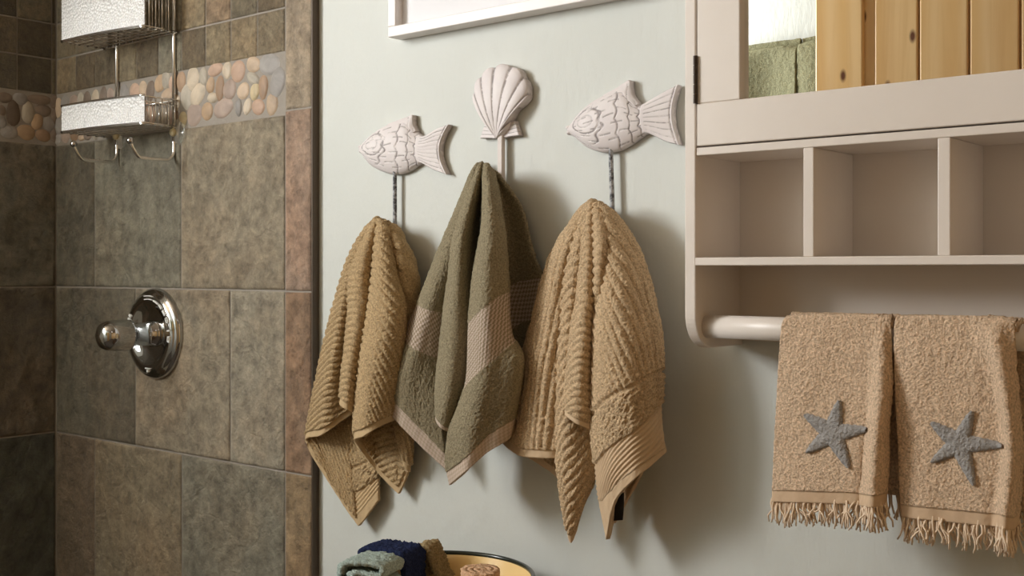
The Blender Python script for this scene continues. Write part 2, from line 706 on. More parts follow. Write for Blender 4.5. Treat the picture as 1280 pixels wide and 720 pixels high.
def slate_mesh(w_, h_, m, side):
    """large tile with a naturally cleft, layered face"""
    st = 0.0036
    n, mm = max(6, int(w_ / st)), max(6, int(h_ / st))
    f_ = fbm(n, mm, 22, 5, 0.58, 1.6)
    lev = f_ * 3.0
    terr = np.floor(lev) + np.clip((lev - np.floor(lev)) * 5 - 2, 0, 1)
    rel = 0.00062 * terr + 0.00026 * fbm(n, mm, 6, 3, 0.7)
    rel -= rel.mean()
    rel = np.clip(rel, -0.0019, 0.0019)
    xs_, zs_ = np.linspace(-w_ / 2, w_ / 2, n), np.linspace(-h_ / 2, h_ / 2, mm)
    XX, ZZ = np.meshgrid(xs_, zs_, indexing='ij')
    edge_ = np.minimum(np.minimum(XX + w_ / 2, w_ / 2 - XX), np.minimum(ZZ + h_ / 2, h_ / 2 - ZZ))
    YY = -(0.0085 + rel * np.clip(edge_ / 0.006, 0, 1) - 0.0016 * (edge_ < 0.001))
    V_ = np.stack([XX, YY, ZZ], -1).reshape(-1, 3)
    I = np.arange(n * mm).reshape(n, mm)
    q = np.stack([I[:-1, :-1], I[1:, :-1], I[1:, 1:], I[:-1, 1:]], -1).reshape(-1, 4)
    loop = np.concatenate([I[:, 0], I[-1, 1:], I[-2::-1, -1], I[0, -2:0:-1]])
    back = V_[loop].copy()
    back[:, 1] = 0
    k = len(V_)
    idx = np.arange(len(loop))
    nx = (idx + 1) % len(loop)
    q = np.concatenate([q, np.stack([loop[nx], loop, k + idx, k + nx], -1)])
    V_ = np.concatenate([V_, back])
    if side:
        V_ = np.stack([-V_[:, 1], V_[:, 0], V_[:, 2]], -1)
    me = mesh_from('tile', V_, q, False)
    me.materials.append(m)
    return me


def tile_back(xa, xb, za, zb, col, m=None):
    m = m or M_SLATE
    o = bpy.data.objects.new('tile', (slate_mesh if zb - za > 0.15 else tile_mesh)(xb - xa - GAP, zb - za - GAP, m, False))
    COL.objects.link(o)
    place(o, ((xa + xb) / 2, -0.006 - random.random() * 0.0008, (za + zb) / 2), wall_back)
    o.color = col


def tile_left(ya, yb, za, zb, col, m=None):
    m = m or M_SLATE
    o = bpy.data.objects.new('tile', (slate_mesh if zb - za > 0.15 else tile_mesh)(yb - ya - GAP, zb - za - GAP, m, True))
    COL.objects.link(o)
    place(o, (CORNER_X + 0.006 + random.random() * 0.0008, (ya + yb) / 2, (za + zb) / 2), wall_left)
    o.color = col


GREEN = srgb(130, 126, 108)
GREY = srgb(142, 136, 119)
WARM = srgb(162, 150, 129)
BROWN = srgb(134, 117, 97)
PINK = srgb(166, 142, 124)
OCHRE = srgb(162, 138, 106)
DARKG = srgb(120, 113, 97)
BEIGE = srgb(172, 162, 142)

XT = X(356)                                          # seam before the edge column
z_pb, z_pt = Z(356, 143), Z(356, 64.5)               # pebble strip
z_c, z_b = Z(356, 363.5), Z(356, 590)
pitch = z_c - z_b
z_a = z_b - pitch
sm = 0.0748                                          # mosaic pitch
cx = CORNER_X + 0.0145
rows = [(z_c, z_pb, [cx, X(118), X(226), XT], [DARKG, GREY, WARM]),
        (z_b, z_c, [cx, X(169), X(287.5), XT], [DARKG, WARM, BEIGE]),
        (z_a, z_b, [cx, X(118), X(227), XT], [BROWN, srgb(152, 138, 114), GREY]),
        (z_a - pitch, z_a, [cx, X(169), X(287.5), XT], [GREY, WARM, BROWN]),
        (z_a - 2 * pitch, z_a - pitch, [cx, X(118), X(226), XT], [BROWN, GREY, WARM])]
for za, zb, xs, cs in rows:
    for i in range(3):
        tile_back(xs[i], xs[i + 1], za, zb, cs[i])
XE = X(391) - 0.0025
z_e1 = Z(374, 136)
edge = [(z_e1, z_e1 + 0.30, srgb(178, 163, 142)), (Z(374, 364.5), z_e1, srgb(178, 153, 133)), (Z(374, 593), Z(374, 364.5), srgb(164, 135, 109)),
        (Z(374, 593) - pitch, Z(374, 593), OCHRE), (Z(374, 593) - 2 * pitch, Z(374, 593) - pitch, BROWN), (z_e1 + 0.30, z_e1 + 0.6, PINK)]
for za, zb, c in edge:
    tile_back(XT, XE, za, zb, c)
mos = [srgb(150, 136, 112), srgb(164, 148, 120), srgb(140, 128, 106), srgb(172, 150, 124), srgb(132, 118, 96), srgb(158, 150, 130)]
nrow = 7
for r in range(nrow):
    za = z_pt + r * sm
    k = 0
    while True:
        xb = XT - k * sm
        xa = max(xb - sm, cx)
        if xb - xa < 0.01:
            break
        tile_back(xa, xb, za, za + sm, random.choice(mos), M_SLATE_S)
        k += 1
# left wall
for za, zb, off, cs in ((z_c, z_pb, 0, [DARKG, GREEN]), (z_b, z_c, 0, [srgb(112, 102, 86), BROWN]), (z_a, z_b, 0, [srgb(92, 92, 80), DARKG]),
                        (z_a - pitch, z_a, 0, [GREY, BROWN])):
    tile_left(-0.0145 - pitch, -0.0145, za, zb, cs[0])
    tile_left(-0.0145 - 2 * pitch + 0.015, -0.0145 - pitch, za, zb, cs[1])
seam_y = at_x(65, 60, CORNER_X + 0.0145)[1]
dk = [srgb(112, 100, 78), srgb(84, 74, 54), srgb(96, 84, 62), srgb(124, 112, 88), srgb(76, 66, 48), srgb(128, 98, 66)]
for r in range(nrow):
    za = z_pt + r * sm
    tile_left(seam_y, -0.0145, za, za + sm, random.choice(dk), M_SLATE_S)
    for k in range(7):
        tile_left(seam_y - (k + 1) * sm, seam_y - k * sm, za, za + sm, random.choice(dk), M_SLATE_S)

# ---------------- pebble strip
pebble_meshes = []
for k in range(8):
    mb = MB()
    nu, nv = 14, 7
    ph = [random.uniform(0, 6.28) for _ in range(3)]
    am = [random.uniform(0.0, 0.14), random.uniform(0.03, 0.12), random.uniform(0, 0.06)]
    v, f = [], []
    for i in range(nv + 1):
        e = math.pi / 2 * i / nv
        for j in range(nu):
            t = 2 * math.pi * j / nu
            rr = 1 + am[0] * math.cos(t + ph[0]) + am[1] * math.cos(2 * t + ph[1]) + am[2] * math.cos(3 * t + ph[2])
            rad = math.cos(e) ** 0.62
            v.append((0.5 * rr * rad * math.cos(t), -0.5 * math.sin(e), 0.5 * rr * rad * math.sin(t)))
    for i in range(nv):
        for j in range(nu):
            j2 = (j + 1) % nu
            f.append((i * nu + j, i * nu + j2, (i + 1) * nu + j2, (i + 1) * nu + j))
    me = mesh_from('pebble', v, f, True)
    me.materials.append(M_PEBBLE)
    pebble_meshes.append(me)


def pebble(c, w_, h_, rot, col, left=False):
    o = bpy.data.objects.new('pebble', random.choice(pebble_meshes))
    COL.objects.link(o)
    place(o, c, wall_left if left else wall_back)
    o.scale = (w_ * 1.32, 0.014, h_ * 1.32)
    o.rotation_mode = 'ZYX' if left else 'XYZ'
    # roll about the wall normal, then (left wall) turn to face +X
    o.rotation_euler = (0, math.radians(rot), math.pi / 2 if left else 0)
    if left:
        o.rotation_mode = 'XYZ'
    o.color = col


def pc(name):
    base = {'tan': (182, 159, 134), 'beige': (190, 174, 152), 'gb': (170, 160, 144), 'pink': (186, 156, 134), 'grey': (150, 144, 138),
            'orange': (178, 150, 120), 'brown': (156, 128, 102), 'gp': (166, 146, 132), 'yellow': (192, 174, 138), 'dark': (104, 88, 74), 'gbr': (130, 114, 100)}[name]
    j = random.uniform(-8, 8)
    return srgb(*[max(0, min(255, b + j)) for b in base])


PEB = [(93, 335, 32, 75, 5, 'brown'), (140, 318, 45, 80, 15, 'beige'), (185, 313, 28, 70, -10, 'gb'), (235, 288, 50, 50, 0, 'pink'), (282, 288, 32, 65, 0, 'beige'),
       (330, 293, 52, 75, -5, 'pink'), (388, 262, 55, 52, 15, 'tan'), (455, 265, 68, 85, 0, 'grey'), (487, 332, 55, 105, 18, 'grey'), (115, 398, 38, 95, -8, 'gb'),
       (163, 390, 55, 75, -18, 'beige'), (213, 352, 32, 52, 15, 'orange'), (252, 362, 30, 95, 5, 'brown'), (292, 367, 45, 75, -10, 'gp'), (348, 372, 42, 62, -15, 'tan'),
       (388, 322, 48, 42, 25, 'gb'), (396, 378, 32, 65, -5, 'yellow'), (430, 357, 36, 80, 0, 'brown'), (221, 403, 40, 34, 10, 'beige'), (148, 470, 58, 75, 8, 'gp'),
       (203, 457, 42, 62, 0, 'orange'), (268, 447, 65, 72, 0, 'gp'), (328, 440, 24, 65, 0, 'grey'), (366, 440, 28, 62, 10, 'beige'), (412, 440, 48, 55, 12, 'pink'),
       (464, 424, 44, 72, 0, 'tan'), (100, 486, 30, 52, 10, 'yellow'),
       (62, 345, 30, 60, 0, 'pink'), (30, 330, 34, 60, 0, 'gb'), (8, 345, 36, 70, 20, 'orange'), (70, 420, 34, 60, 10, 'beige'), (35, 400, 40, 60, 0, 'tan'),
       (60, 480, 40, 56, 0, 'gp'), (20, 478, 36, 60, 0, 'gb')]
for x_, y_, w_, h_, rot, cn in PEB:
    u, v = 200 + x_ / 3.273, y_ / 3.273
    c = at_y(u, v, -0.0088)
    ww = at_y(u + w_ / 6.5, v, -0.0095)[0] - at_y(u - w_ / 6.5, v, -0.0095)[0]
    hh = at_y(u, v - h_ / 6.5, -0.0095)[2] - at_y(u, v + h_ / 6.5, -0.0095)[2]
    pebble(c, ww * 0.98, hh * 0.98, rot, pc(cn))
xx = X(197) - 0.012
while xx > cx + 0.008:                               # the run behind the shower caddy
    wd = random.uniform(0.024, 0.034)
    zt = z_pt - 0.006
    while zt > z_pb + 0.012:
        hd = min(random.uniform(0.024, 0.042), zt - z_pb - 0.003)
        pebble((xx - wd / 2 + random.uniform(-0.002, 0.002), -0.0088, zt - hd / 2), wd * 0.94, hd * 0.94, random.uniform(-14, 14),
               pc(random.choice(['tan', 'beige', 'gb', 'pink', 'grey', 'brown', 'gp', 'gbr'])))
        zt -= hd + 0.002
    xx -= wd
LPEB = [(80, 405, 52, 45, 'grey'), (158, 408, 84, 38, 'gbr'), (15, 398, 56, 36, 'gbr'), (225, 422, 52, 46, 'gbr'), (50, 468, 55, 85, 'dark'), (110, 465, 50, 72, 'gb'),
        (172, 452, 58, 44, 'gbr'), (228, 478, 46, 62, 'gbr'), (150, 502, 42, 60, 'orange'), (195, 508, 44, 54, 'grey'), (6, 500, 30, 46, 'grey'), (35, 542, 60, 50, 'grey'),
        (103, 541, 65, 56, 'orange'), (172, 555, 50, 48, 'brown'), (222, 557, 40, 46, 'gbr'), (5, 452, 26, 40, 'gbr')]
lx = CORNER_X + 0.0088
for x_, y_, w_, h_, cn in LPEB:
    u, v = x_ / 3.273, y_ / 3.273
    c = at_x(u, v, lx)
    ww = abs(at_x(u + w_ / 6.5, v, lx)[1] - at_x(u - w_ / 6.5, v, lx)[1])
    hh = at_x(u, v - h_ / 6.5, lx)[2] - at_x(u, v + h_ / 6.5, lx)[2]
    pebble(c, ww * 0.97, hh * 0.97, 0, pc(cn), True)
yy = at_x(-6, 150, lx)[1]
while yy > -0.6:
    wd = random.uniform(0.028, 0.040)
    zt = z_pt - 0.006
    while zt > z_pb + 0.012:
        hd = min(random.uniform(0.024, 0.042), zt - z_pb - 0.003)
        pebble((lx, yy - wd / 2, zt - hd / 2), wd * 0.94, hd * 0.94, random.uniform(-14, 14), pc(random.choice(['gbr', 'grey', 'brown', 'gp', 'gb'])), True)
        zt -= hd + 0.002
    yy -= wd

struct(MB().box((XE - 0.0005, -0.0148, 0), (XE + 0.0028, -0.0005, 2.2), 0.0008).build('trim_1', M_BRONZE), 'dark bronze edge strip where the tiles meet the painted wall')


# ------------------------------------------------------------------ shower caddy
def basket(root, zb, ztop, name_front):
    xr, xl = X(221, -0.018), at_y(77, 150, -0.108)[0]
    yb, yf, yfl, bow = -0.018, -0.086, -0.108, 0.007
    n = 25
    t = np.linspace(0, 1, n)
    fx = xl + (xr - xl) * t
    fy = yfl + (yf - yfl) * t - bow * np.sin(np.pi * t)
    # front panel
    P = []
    for z_, th in ((zb + 0.003, 0), (ztop - 0.003, 0), (ztop - 0.003, 0.003), (zb + 0.003, 0.003), (zb + 0.003, 0)):
        P.append(np.stack([fx, fy + th, np.full(n, z_)], 1))
    mb = MB().grid(np.array(P).transpose(1, 0, 2))
    pnl = mb.build('front_panel', M_HAMMER, root, True)
    pnl['label'] = 'hammered silvery white panel'
    rim = MB()
    for z_ in (zb + 0.002, ztop - 0.002):
        rim.tube(np.stack([fx, fy - 0.0004, np.full(n, z_)], 1), 0.0022, 8)
    rim.build('panel_rim', M_WIRE, root, True)
    # wire basket: floor grid, side bars, top rails
    wb = MB()
    for k in range(6):                               # lengthwise
        s = k / 5
        pts = np.stack([fx, yb + (fy - yb) * s, np.full(n, zb)], 1)
        wb.tube(pts, 0.0014 if 0 < k < 5 else 0.002, 6)
    for k in range(11):
        s = k / 10
        x_ = xl + (xr - xl) * s
        wb.tube([(x_, yb, zb + 0.002), (x_, yfl + (yf - yfl) * s - bow * math.sin(math.pi * s), zb + 0.002)], 0.0013, 6)
    for x_, yf in ((xl, yfl), (xr, yf)):
        wb.tube([(x_, yb, ztop - 0.004), (x_, yf, ztop - 0.004)], 0.002, 6)
        wb.tube([(x_, yb, ztop - 0.014), (x_, yf, ztop - 0.014)], 0.0014, 6)
        for k in range(5):
            y_ = yb + (yf - yb) * (k + 0.3) / 5
            wb.tube([(x_, y_, zb), (x_, y_, ztop - 0.004)], 0.0014, 6)
    wb.tube([(xl, yb, ztop - 0.004), (xr, yb, ztop - 0.004)], 0.002, 6)
    for k in range(11):
        x_ = xl + (xr - xl) * (k + 0.5) / 11
        wb.tube([(x_, yb, zb), (x_, yb, ztop - 0.004)], 0.0013, 6)
    wb.build('wire_basket', M_WIRE, root, True)


xrod_r, xrod_l = X(217.5, -0.018), X(146, -0.018)
caddy = thing('shower_caddy', (X(180), -0.018, Z(220, 205)), 'chrome wire shower caddy with two hammered white fronted baskets and two hooks', 'shower caddy')
zlow_b = at_y(221.7, 159, -0.018)[2]
zlow_t = at_y(221.7, 122.5, -0.018)[2]
zup_b = at_y(220, 41, -0.018)[2]
basket(caddy, zlow_b, zlow_t, 'lower')
basket(caddy, zup_b, zup_b + 0.095, 'upper')
z_hook = Z(215, 204, -0.018)
for xr_, zb_ in ((xrod_l, at_y(148, 203, -0.018)[2]), (xrod_r, at_y(214, 201, -0.018)[2])):
    MB().tube([(xr_, -0.018, zb_ + 0.035), (xr_, -0.018, 1.96)], 0.0035, 10).build('rod', M_WIRE, caddy, True)
    path = smooth_path([(xr_, -0.018, zb_ + 0.04), (xr_, -0.0185, zb_ + 0.015), (xr_, -0.028, zb_ + 0.002), (xr_, -0.045, zb_),
                        (xr_, -0.082, zb_), (xr_, -0.094, zb_ + 0.004), (xr_, -0.104, zb_ + 0.018), (xr_, -0.108, zb_ + 0.026)], 40)
    hk = MB().tube(path, 0.0034, 10).build('hook', M_WIRE, caddy, True)
    MB().sphere((xr_, -0.109, zb_ + 0.029), 0.0065).build('hook_ball', M_CHROME, hk, True)
    cz = zb_ + 0.052
    cup = MB().lathe((xr_ + 0.006, -0.0147, cz), [(0.0, 0.004), (0.006, 0.005), (0.016, 0.003), (0.024, 0.0006), (0.025, 0.0)], 'y', 28).build('suction_cup', M_CUP, caddy, True)
    MB().lathe((xr_ + 0.002, -0.0147, cz), [(0.0, 0.011), (0.006, 0.0105), (0.008, 0.006), (0.006, 0.0035), (0.0, 0.0035)], 'y', 20).build('cup_knob', mat_plain('yellowed_plastic', srgb(206, 190, 150), 0.3), cup, True)

# ------------------------------------------------------------------ shower valve
vc = at_y(193, 417, -0.02)
vc[1] = -0.0145
valve = thing('shower_valve', vc, 'chrome round shower valve with dished plate and stubby lever knob', 'shower valve')
R = 0.086
pl = MB().lathe(vc, [(R, 0.0), (R, 0.006), (R - 0.002, 0.010), (R - 0.006, 0.013), (R - 0.010, 0.0145), (R - 0.0115, 0.0175), (R - 0.022, 0.0185), (R - 0.0275, 0.0172),
                     (R - 0.034, 0.0125), (R - 0.044, 0.0085), (R - 0.052, 0.007), (0.026, 0.007), (0.0, 0.007)], 'y', 72)
plate = pl.build('escutcheon_plate', M_CHROME, valve, True)
mk = MB()
for a0, a1, r0, r1 in ((78, 100, R - 0.021, R - 0.0195), (78, 100, R - 0.0145, R - 0.013), (60, 74, R - 0.0215, R - 0.019), (47, 57, R - 0.0215, R - 0.018),
                       (34, 43, R - 0.0215, R - 0.0165), (33, 34.5, R - 0.0215, R - 0.014), (20, 28, R - 0.0215, R - 0.0195), (20, 28, R - 0.0155, R - 0.0135), (27, 28.5, R - 0.0215, R - 0.0135),
                       (19, 20.5, R - 0.0185, R - 0.0135), (6, 8, R - 0.022, R - 0.013), (-10, -3, R - 0.0215, R - 0.0195), (-10, -3, R - 0.0152, R - 0.0135), (-11, -9, R - 0.0215, R - 0.0135), (-4, -2, R - 0.0215, R - 0.0135),
                       (150, 153, R - 0.0215, R - 0.014), (156, 159, R - 0.0215, R - 0.014), (263, 277, R - 0.0215, R - 0.0195), (268, 272, R - 0.0185, R - 0.0135)):
    k = max(2, int(abs(a1 - a0) / 3) + 1)
    aa = np.radians(np.linspace(a0, a1, k + 1))
    for i in range(k):
        q = []
        for y_ in (-0.0160, -0.0210):
            for rr, a in ((r0, aa[i]), (r1, aa[i]), (r1, aa[i + 1]), (r0, aa[i + 1])):
                q.append((vc[0] + rr * math.cos(a), vc[1] + y_, vc[2] + rr * math.sin(a)))
        mk.add(q, [(4, 5, 6, 7), (0, 1, 5, 4), (1, 2, 6, 5), (2, 3, 7, 6), (3, 0, 4, 7)])
mk.build('temperature_marks', mat_plain('bright_marks', srgb(240, 240, 236), 0.4, 0.0), plate)['kind'] = 'stuff'
MB().lathe(vc, [(0.0255, 0.006), (0.0255, 0.012), (0.0225, 0.0135), (0.0215, 0.052), (0.023, 0.053), (0.023, 0.056), (0.0, 0.056)], 'y', 40).build('valve_neck', M_CHROME, valve, True)
MB().lathe(vc, [(0.0, 0.0555), (0.0255, 0.0555), (0.0278, 0.058), (0.029, 0.064), (0.0288, 0.088), (0.0275, 0.103), (0.022, 0.115), (0.012, 0.1205), (0.0, 0.122)], 'y', 40).build('lever_knob', M_CHROME, valve, True)
MB().tube([(vc[0] + 0.016, vc[1] - 0.118 + 0.010, vc[2] + 0.006), (vc[0] + 0.0205, vc[1] - 0.09, vc[2] + 0.016), (vc[0] + 0.0225, vc[1] - 0.066, vc[2] - 0.011)], 0.0016, 6).build('knob_groove', M_WIRE, valve, True)

# ------------------------------------------------------------------ picture frame
fx_l, fx_r, fz_b = -1.2535, -0.79, at_y(485, 46.8, -0.029)[2]
fz_t = fz_b + 0.36
sw, fd = 0.016, -0.029
frame = thing('picture_frame', (fx_l, 0, fz_b), 'white box picture frame with pale mat high on the painted wall', 'picture frame')
MB().box((fx_l, fd, fz_b), (fx_r, -0.001, fz_b + sw), 0.0012).build('frame_rail', M_FRAME, frame)
MB().box((fx_l, fd, fz_t - sw), (fx_r, -0.001, fz_t), 0.0012).build('frame_rail', M_FRAME, frame)
MB().box((fx_l, fd, fz_b + sw), (fx_l + sw, -0.001, fz_t - sw), 0.0012).build('frame_stile', M_FRAME, frame)
MB().box((fx_r - sw, fd, fz_b + sw), (fx_r, -0.001, fz_t - sw), 0.0012).build('frame_stile', M_FRAME, frame)
mt = MB().box((fx_l + sw, -0.0135, fz_b + sw), (fx_r - sw, -0.009, fz_t - sw)).build('mat_board', M_MAT, frame)
MB().box((fx_l + sw + 0.03, -0.0145, fz_b + sw + 0.05), (fx_r - sw - 0.03, -0.0136, fz_t - sw - 0.05)).build('print', M_PRINT, mt)


# ------------------------------------------------------------------ carved hooks
def relief(T, B, org, scale, n_s, n_t, height, s_rng=(0, 1), bow=0.0, grooves=None, wavy=None, base=-0.004):
    """carved wooden relief between an upper and a lower outline (photo points on the wall) -> verts, faces, stain"""
    T = smooth_path(np.array(T, float), 200)
    B = smooth_path(np.array(B, float), 200)
    s = np.linspace(s_rng[0], s_rng[1], n_s)
    t = np.linspace(0, 1, n_t)
    idx = s * 199
    tp = np.stack([np.interp(idx, np.arange(200), T[:, k]) for k in range(2)], 1)
    bp = np.stack([np.interp(idx, np.arange(200), B[:, k]) for k in range(2)], 1)
    P = bp[:, None] * (1 - t)[None, :, None] + tp[:, None] * t[None, :, None]
    P[:, :, 0] += bow * np.clip((s - 0.55) / 0.45, 0, 1)[:, None] ** 1.5 * np.sin(np.pi * t)[None, :]
    S, Tt = np.meshgrid(s, t, indexing='ij')
    h = height(S, Tt)
    st = np.zeros_like(h)
    if grooves is not None:
        gr = grooves(S, Tt)
        st = gr
        h = h - 0.0011 * gr
    V = np.zeros((n_s, n_t, 3))
    for i in range(n_s):
        for j in range(n_t):
            p = at_y(org[0] + P[i, j, 0] / scale, org[1] + P[i, j, 1] / scale, -0.012)
            V[i, j] = (p[0], base - h[i, j], p[2])
    # back rim on the wall
    per = [(i, 0) for i in range(n_s)] + [(n_s - 1, j) for j in range(1, n_t)] + [(i, n_t - 1) for i in range(n_s - 2, -1, -1)] + [(0, j) for j in range(n_t - 2, 0, -1)]
    verts = V.reshape(-1, 3).tolist()
    stain = st.reshape(-1).tolist()
    faces = []
    for i in range(n_s - 1):
        for j in range(n_t - 1):
            faces.append((i * n_t + j, i * n_t + j + 1, (i + 1) * n_t + j + 1, (i + 1) * n_t + j))
    k0 = len(verts)
    for (i, j) in per:
        verts.append([V[i, j, 0], -0.0015, V[i, j, 2]])
        stain.append(0.5)
    m = len(per)
    for a in range(m):
        b = (a + 1) % m
        i0 = per[a][0] * n_t + per[a][1]
        i1 = per[b][0] * n_t + per[b][1]
        faces.append((i0, i1, k0 + b, k0 + a))
    return verts, faces, stain


def carved(name, data, parent, m=None):
    v, f, st = data
    o = obj(name, v, f, m or M_WASH, parent, True)
    at = o.data.attributes.new('stain', 'FLOAT', 'POINT')
    at.data.foreach_set('value', np.asarray(st, np.float32))
    return o


def line(d, w_):
    return np.clip(1 - np.abs(d) / w_, 0, 1)


def fish(label, org, scale, T, B, fin, split, bow, rod_top, rod_bot, seed, neat):
    base = at_y(*rod_bot, -0.01)
    root = thing('fish_hook', (base[0], 0, base[2]), label, 'wall hook', 'carved sea-life towel hooks')
    rr = np.random.default_rng(seed)

    def hbody(S, Tt):
        return 0.004 + 0.015 * np.clip(1 - (2 * Tt - 1) ** 2, 0, 1) ** 0.55 * np.clip(np.sin(np.pi * np.clip(S / split * 0.80 + 0.10, 0, 1)), 0, 1) ** 0.6

    def gbody(S, Tt):
        q = S / split
        gsum = np.zeros_like(S)
        # gill line
        gsum = np.maximum(gsum, line(q - (0.50 - 0.9 * (Tt - 0.52) ** 2 * 1.0) + 0.03 * np.sin(Tt * 25), 0.022) * (Tt > 0.12) * (Tt < 0.9))
        for k, q0 in enumerate((0.66, 0.82, 0.95)):
            gsum = np.maximum(gsum, line(q - q0 - 0.030 * np.abs(np.sin(Tt * math.pi * (4 - 0.3 * k))) + 0.05 * (Tt - 0.5) ** 2, 0.013))
        for k in range(8):                              # short scale strokes
            t0 = 0.10 + k * 0.115 + 0.02 * rr.normal()
            sl = rr.normal() * 0.06
            seg = (np.sin(q * 26 + k * 2.4 + seed) > -0.1)
            gsum = np.maximum(gsum, line(Tt - t0 - sl * (q - 0.5), 0.015) * (q > 0.12) * seg * 0.9)
        # head diamond around the eye
        dx, dy = (q - 0.30) / 0.19, (Tt - 0.60) / 0.26
        gsum = np.maximum(gsum, line(np.sqrt(dx ** 2 + dy ** 2) - 1, 0.10) * 0.9)
        dx, dy = (q - 0.30) / 0.10, (Tt - 0.60) / 0.13
        gsum = np.maximum(gsum, line(np.sqrt(dx ** 2 + dy ** 2) - 1, 0.14) * 0.5)
        return gsum

    data = relief(T, B, org, scale, 130, 80, hbody, (0, split), bow, gbody)
    carved('fish_body', data, root)
    # the raised dorsal fin keeps a carved crest of its own along the back
    carved('dorsal_fin', relief(fin[0], fin[1], org, scale, 40, 12, lambda S, Tt: 0.0070 + 0.004 * (1 - Tt), (0, 1), 0.0,
                                lambda S, Tt: np.clip(1 - np.abs(np.sin(S * 9 + Tt * 2)) / 0.16, 0, 1) * (Tt < 0.75) * (S > 0.3)), root)

    def htail(S, Tt):
        q = (S - split) / (1 - split)
        return 0.0105 - 0.002 * q + 0.004 * (1 - q) * np.clip(1 - (2 * Tt - 1) ** 2, 0, 1) ** 0.5

    def gtail(S, Tt):
        q = (S - split) / (1 - split)
        k = np.abs(np.sin((Tt - 0.5) * math.pi * (8 if neat else 10)))
        a = np.clip(1 - k / 0.30, 0, 1) * (q > 0.10) * (q < 0.93)
        a = np.maximum(a, line(q - 0.93, 0.035))
        return a

    tl = carved('tail_fin', relief(T, B, org, scale, 50, 60, htail, (split, 1), bow, gtail), root)
    # lips
    m0 = at_y(org[0] + (T[0][0] + 4) / scale, org[1] + (T[0][1] + B[0][1]) / 2 / scale, -0.012)
    lip = 0.0055
    MB().sphere((m0[0], -0.010, m0[2] + lip * 0.62), lip, 14, 10, (1.0, 1.1, 0.62)).sphere((m0[0] + 0.001, -0.010, m0[2] - lip * 0.62), lip, 14, 10, (0.9, 1.1, 0.62)).build('lips', M_WASH, root, True)
    p0, p1 = at_y(*rod_top, -0.012), at_y(*rod_bot, -0.012)
    pts = smooth_path([(p0[0], -0.011, p0[2] + 0.02), (p0[0], -0.011, p0[2]), (p1[0], -0.011, p1[2]), (p1[0], -0.013, p1[2] - 0.02), (p1[0], -0.026, p1[2] - 0.03),
                       (p1[0], -0.040, p1[2] - 0.022), (p1[0], -0.044, p1[2] - 0.008)], 60)
    MB().tube(pts, 0.0032, 8).build('hook_rod', M_ROD, root, True)
    return root


T1 = [(80, 490), (100, 465), (130, 435), (170, 405), (215, 381), (260, 364), (308, 362), (336, 392), (352, 414), (390, 441), (425, 430), (470, 401), (522, 382)]
B1 = [(82, 520), (105, 560), (140, 595), (185, 617), (230, 630), (275, 629), (320, 612), (355, 588), (387, 575), (420, 594), (460, 614), (512, 632)]
F1 = ([(215, 380), (262, 362), (310, 345), (338, 333), (339, 352), (342, 384), (358, 415)], [(228, 392), (262, 384), (296, 378), (310, 378), (318, 384), (328, 396), (350, 425)])
fish('small whitewashed carved wooden fish hook with dark-lined scales, beside the tiles', (430, 60), 4.0, T1, B1, F1, 0.70, -42, (493, 216), (493, 282), 3, False)
T2 = [(97, 318), (113, 302), (140, 264), (190, 220), (240, 192), (290, 170), (330, 176), (352, 200), (368, 218), (400, 233), (432, 216), (490, 180), (548, 150)]
B2 = [(104, 355), (130, 372), (165, 402), (205, 420), (250, 428), (300, 418), (345, 395), (385, 366), (418, 348), (452, 360), (502, 384), (553, 397)]
F2 = ([(240, 192), (290, 165), (325, 142), (348, 130), (352, 160), (360, 195), (388, 230)], [(255, 204), (290, 188), (312, 184), (325, 186), (332, 196), (345, 212), (378, 238)])
fish('larger pinkish white carved fish hook with grooved tail, beside the white cabinet', (680, 60), 3.273, T2, B2, F2, 0.70, -28, (763, 190), (765, 266), 8, True)

# scallop shell
OUT = [(742, 442), (722, 385), (700, 330), (655, 282), (647, 230), (660, 175), (692, 128), (738, 94), (792, 80), (850, 90), (890, 124), (916, 180), (922, 232), (905, 270), (862, 308), (838, 350), (826, 395), (795, 440)]
out = smooth_path(OUT, 181)
hinge = np.array([768.0, 452.0])
nr = 44
V = np.zeros((181, nr, 3))
ST = np.zeros((181, nr))
NR = 11
for i in range(181):
    s = i / 180
    ph = abs(math.sin(s * NR * math.pi))
    for j in range(nr):
        r = j / (nr - 1)
        sc_edge = 1 - 0.03 * (1 - ph) * r
        p2 = hinge + (out[i] - hinge) * r * sc_edge
        p = at_y(430 + p2[0] / 4, 60 + p2[1] / 4, -0.012)
        dome = 0.007 + 0.012 * (math.sin(math.pi * min(1, 0.12 + 0.80 * r)) ** 0.8) * max(0.0, 1 - (2 * s - 1) ** 4) ** 0.6
        if r > 0.97:
            dome *= 0.9
        gr = max(0, 1 - ph / 0.34) * min(1, r * 4)
        V[i, j] = (p[0], -0.003 - dome - 0.0012 * ph * r + 0.0018 * gr * (0.4 + r * 0.6), p[2])
        ST[i, j] = gr * 0.8
shell_base = at_y(625, 222, -0.01)
shell = thing('shell_hook', (shell_base[0], 0, shell_base[2]), 'whitewashed carved scallop shell hook above the olive towel', 'wall hook', 'carved sea-life towel hooks')
verts = V.reshape(-1, 3).tolist()
stn = ST.reshape(-1).tolist()
faces = [(i * nr + j, i * nr + j + 1, (i + 1) * nr + j + 1, (i + 1) * nr + j) for i in range(180) for j in range(nr - 1)]
k0 = len(verts)
for i in range(181):
    verts.append([V[i, -1, 0], -0.0015, V[i, -1, 2]])
    stn.append(0.4)
for i in range(180):
    faces.append((i * nr + nr - 1, k0 + i, k0 + i + 1, (i + 1) * nr + nr - 1))
carved('shell_fan', (verts, faces, stn), shell)
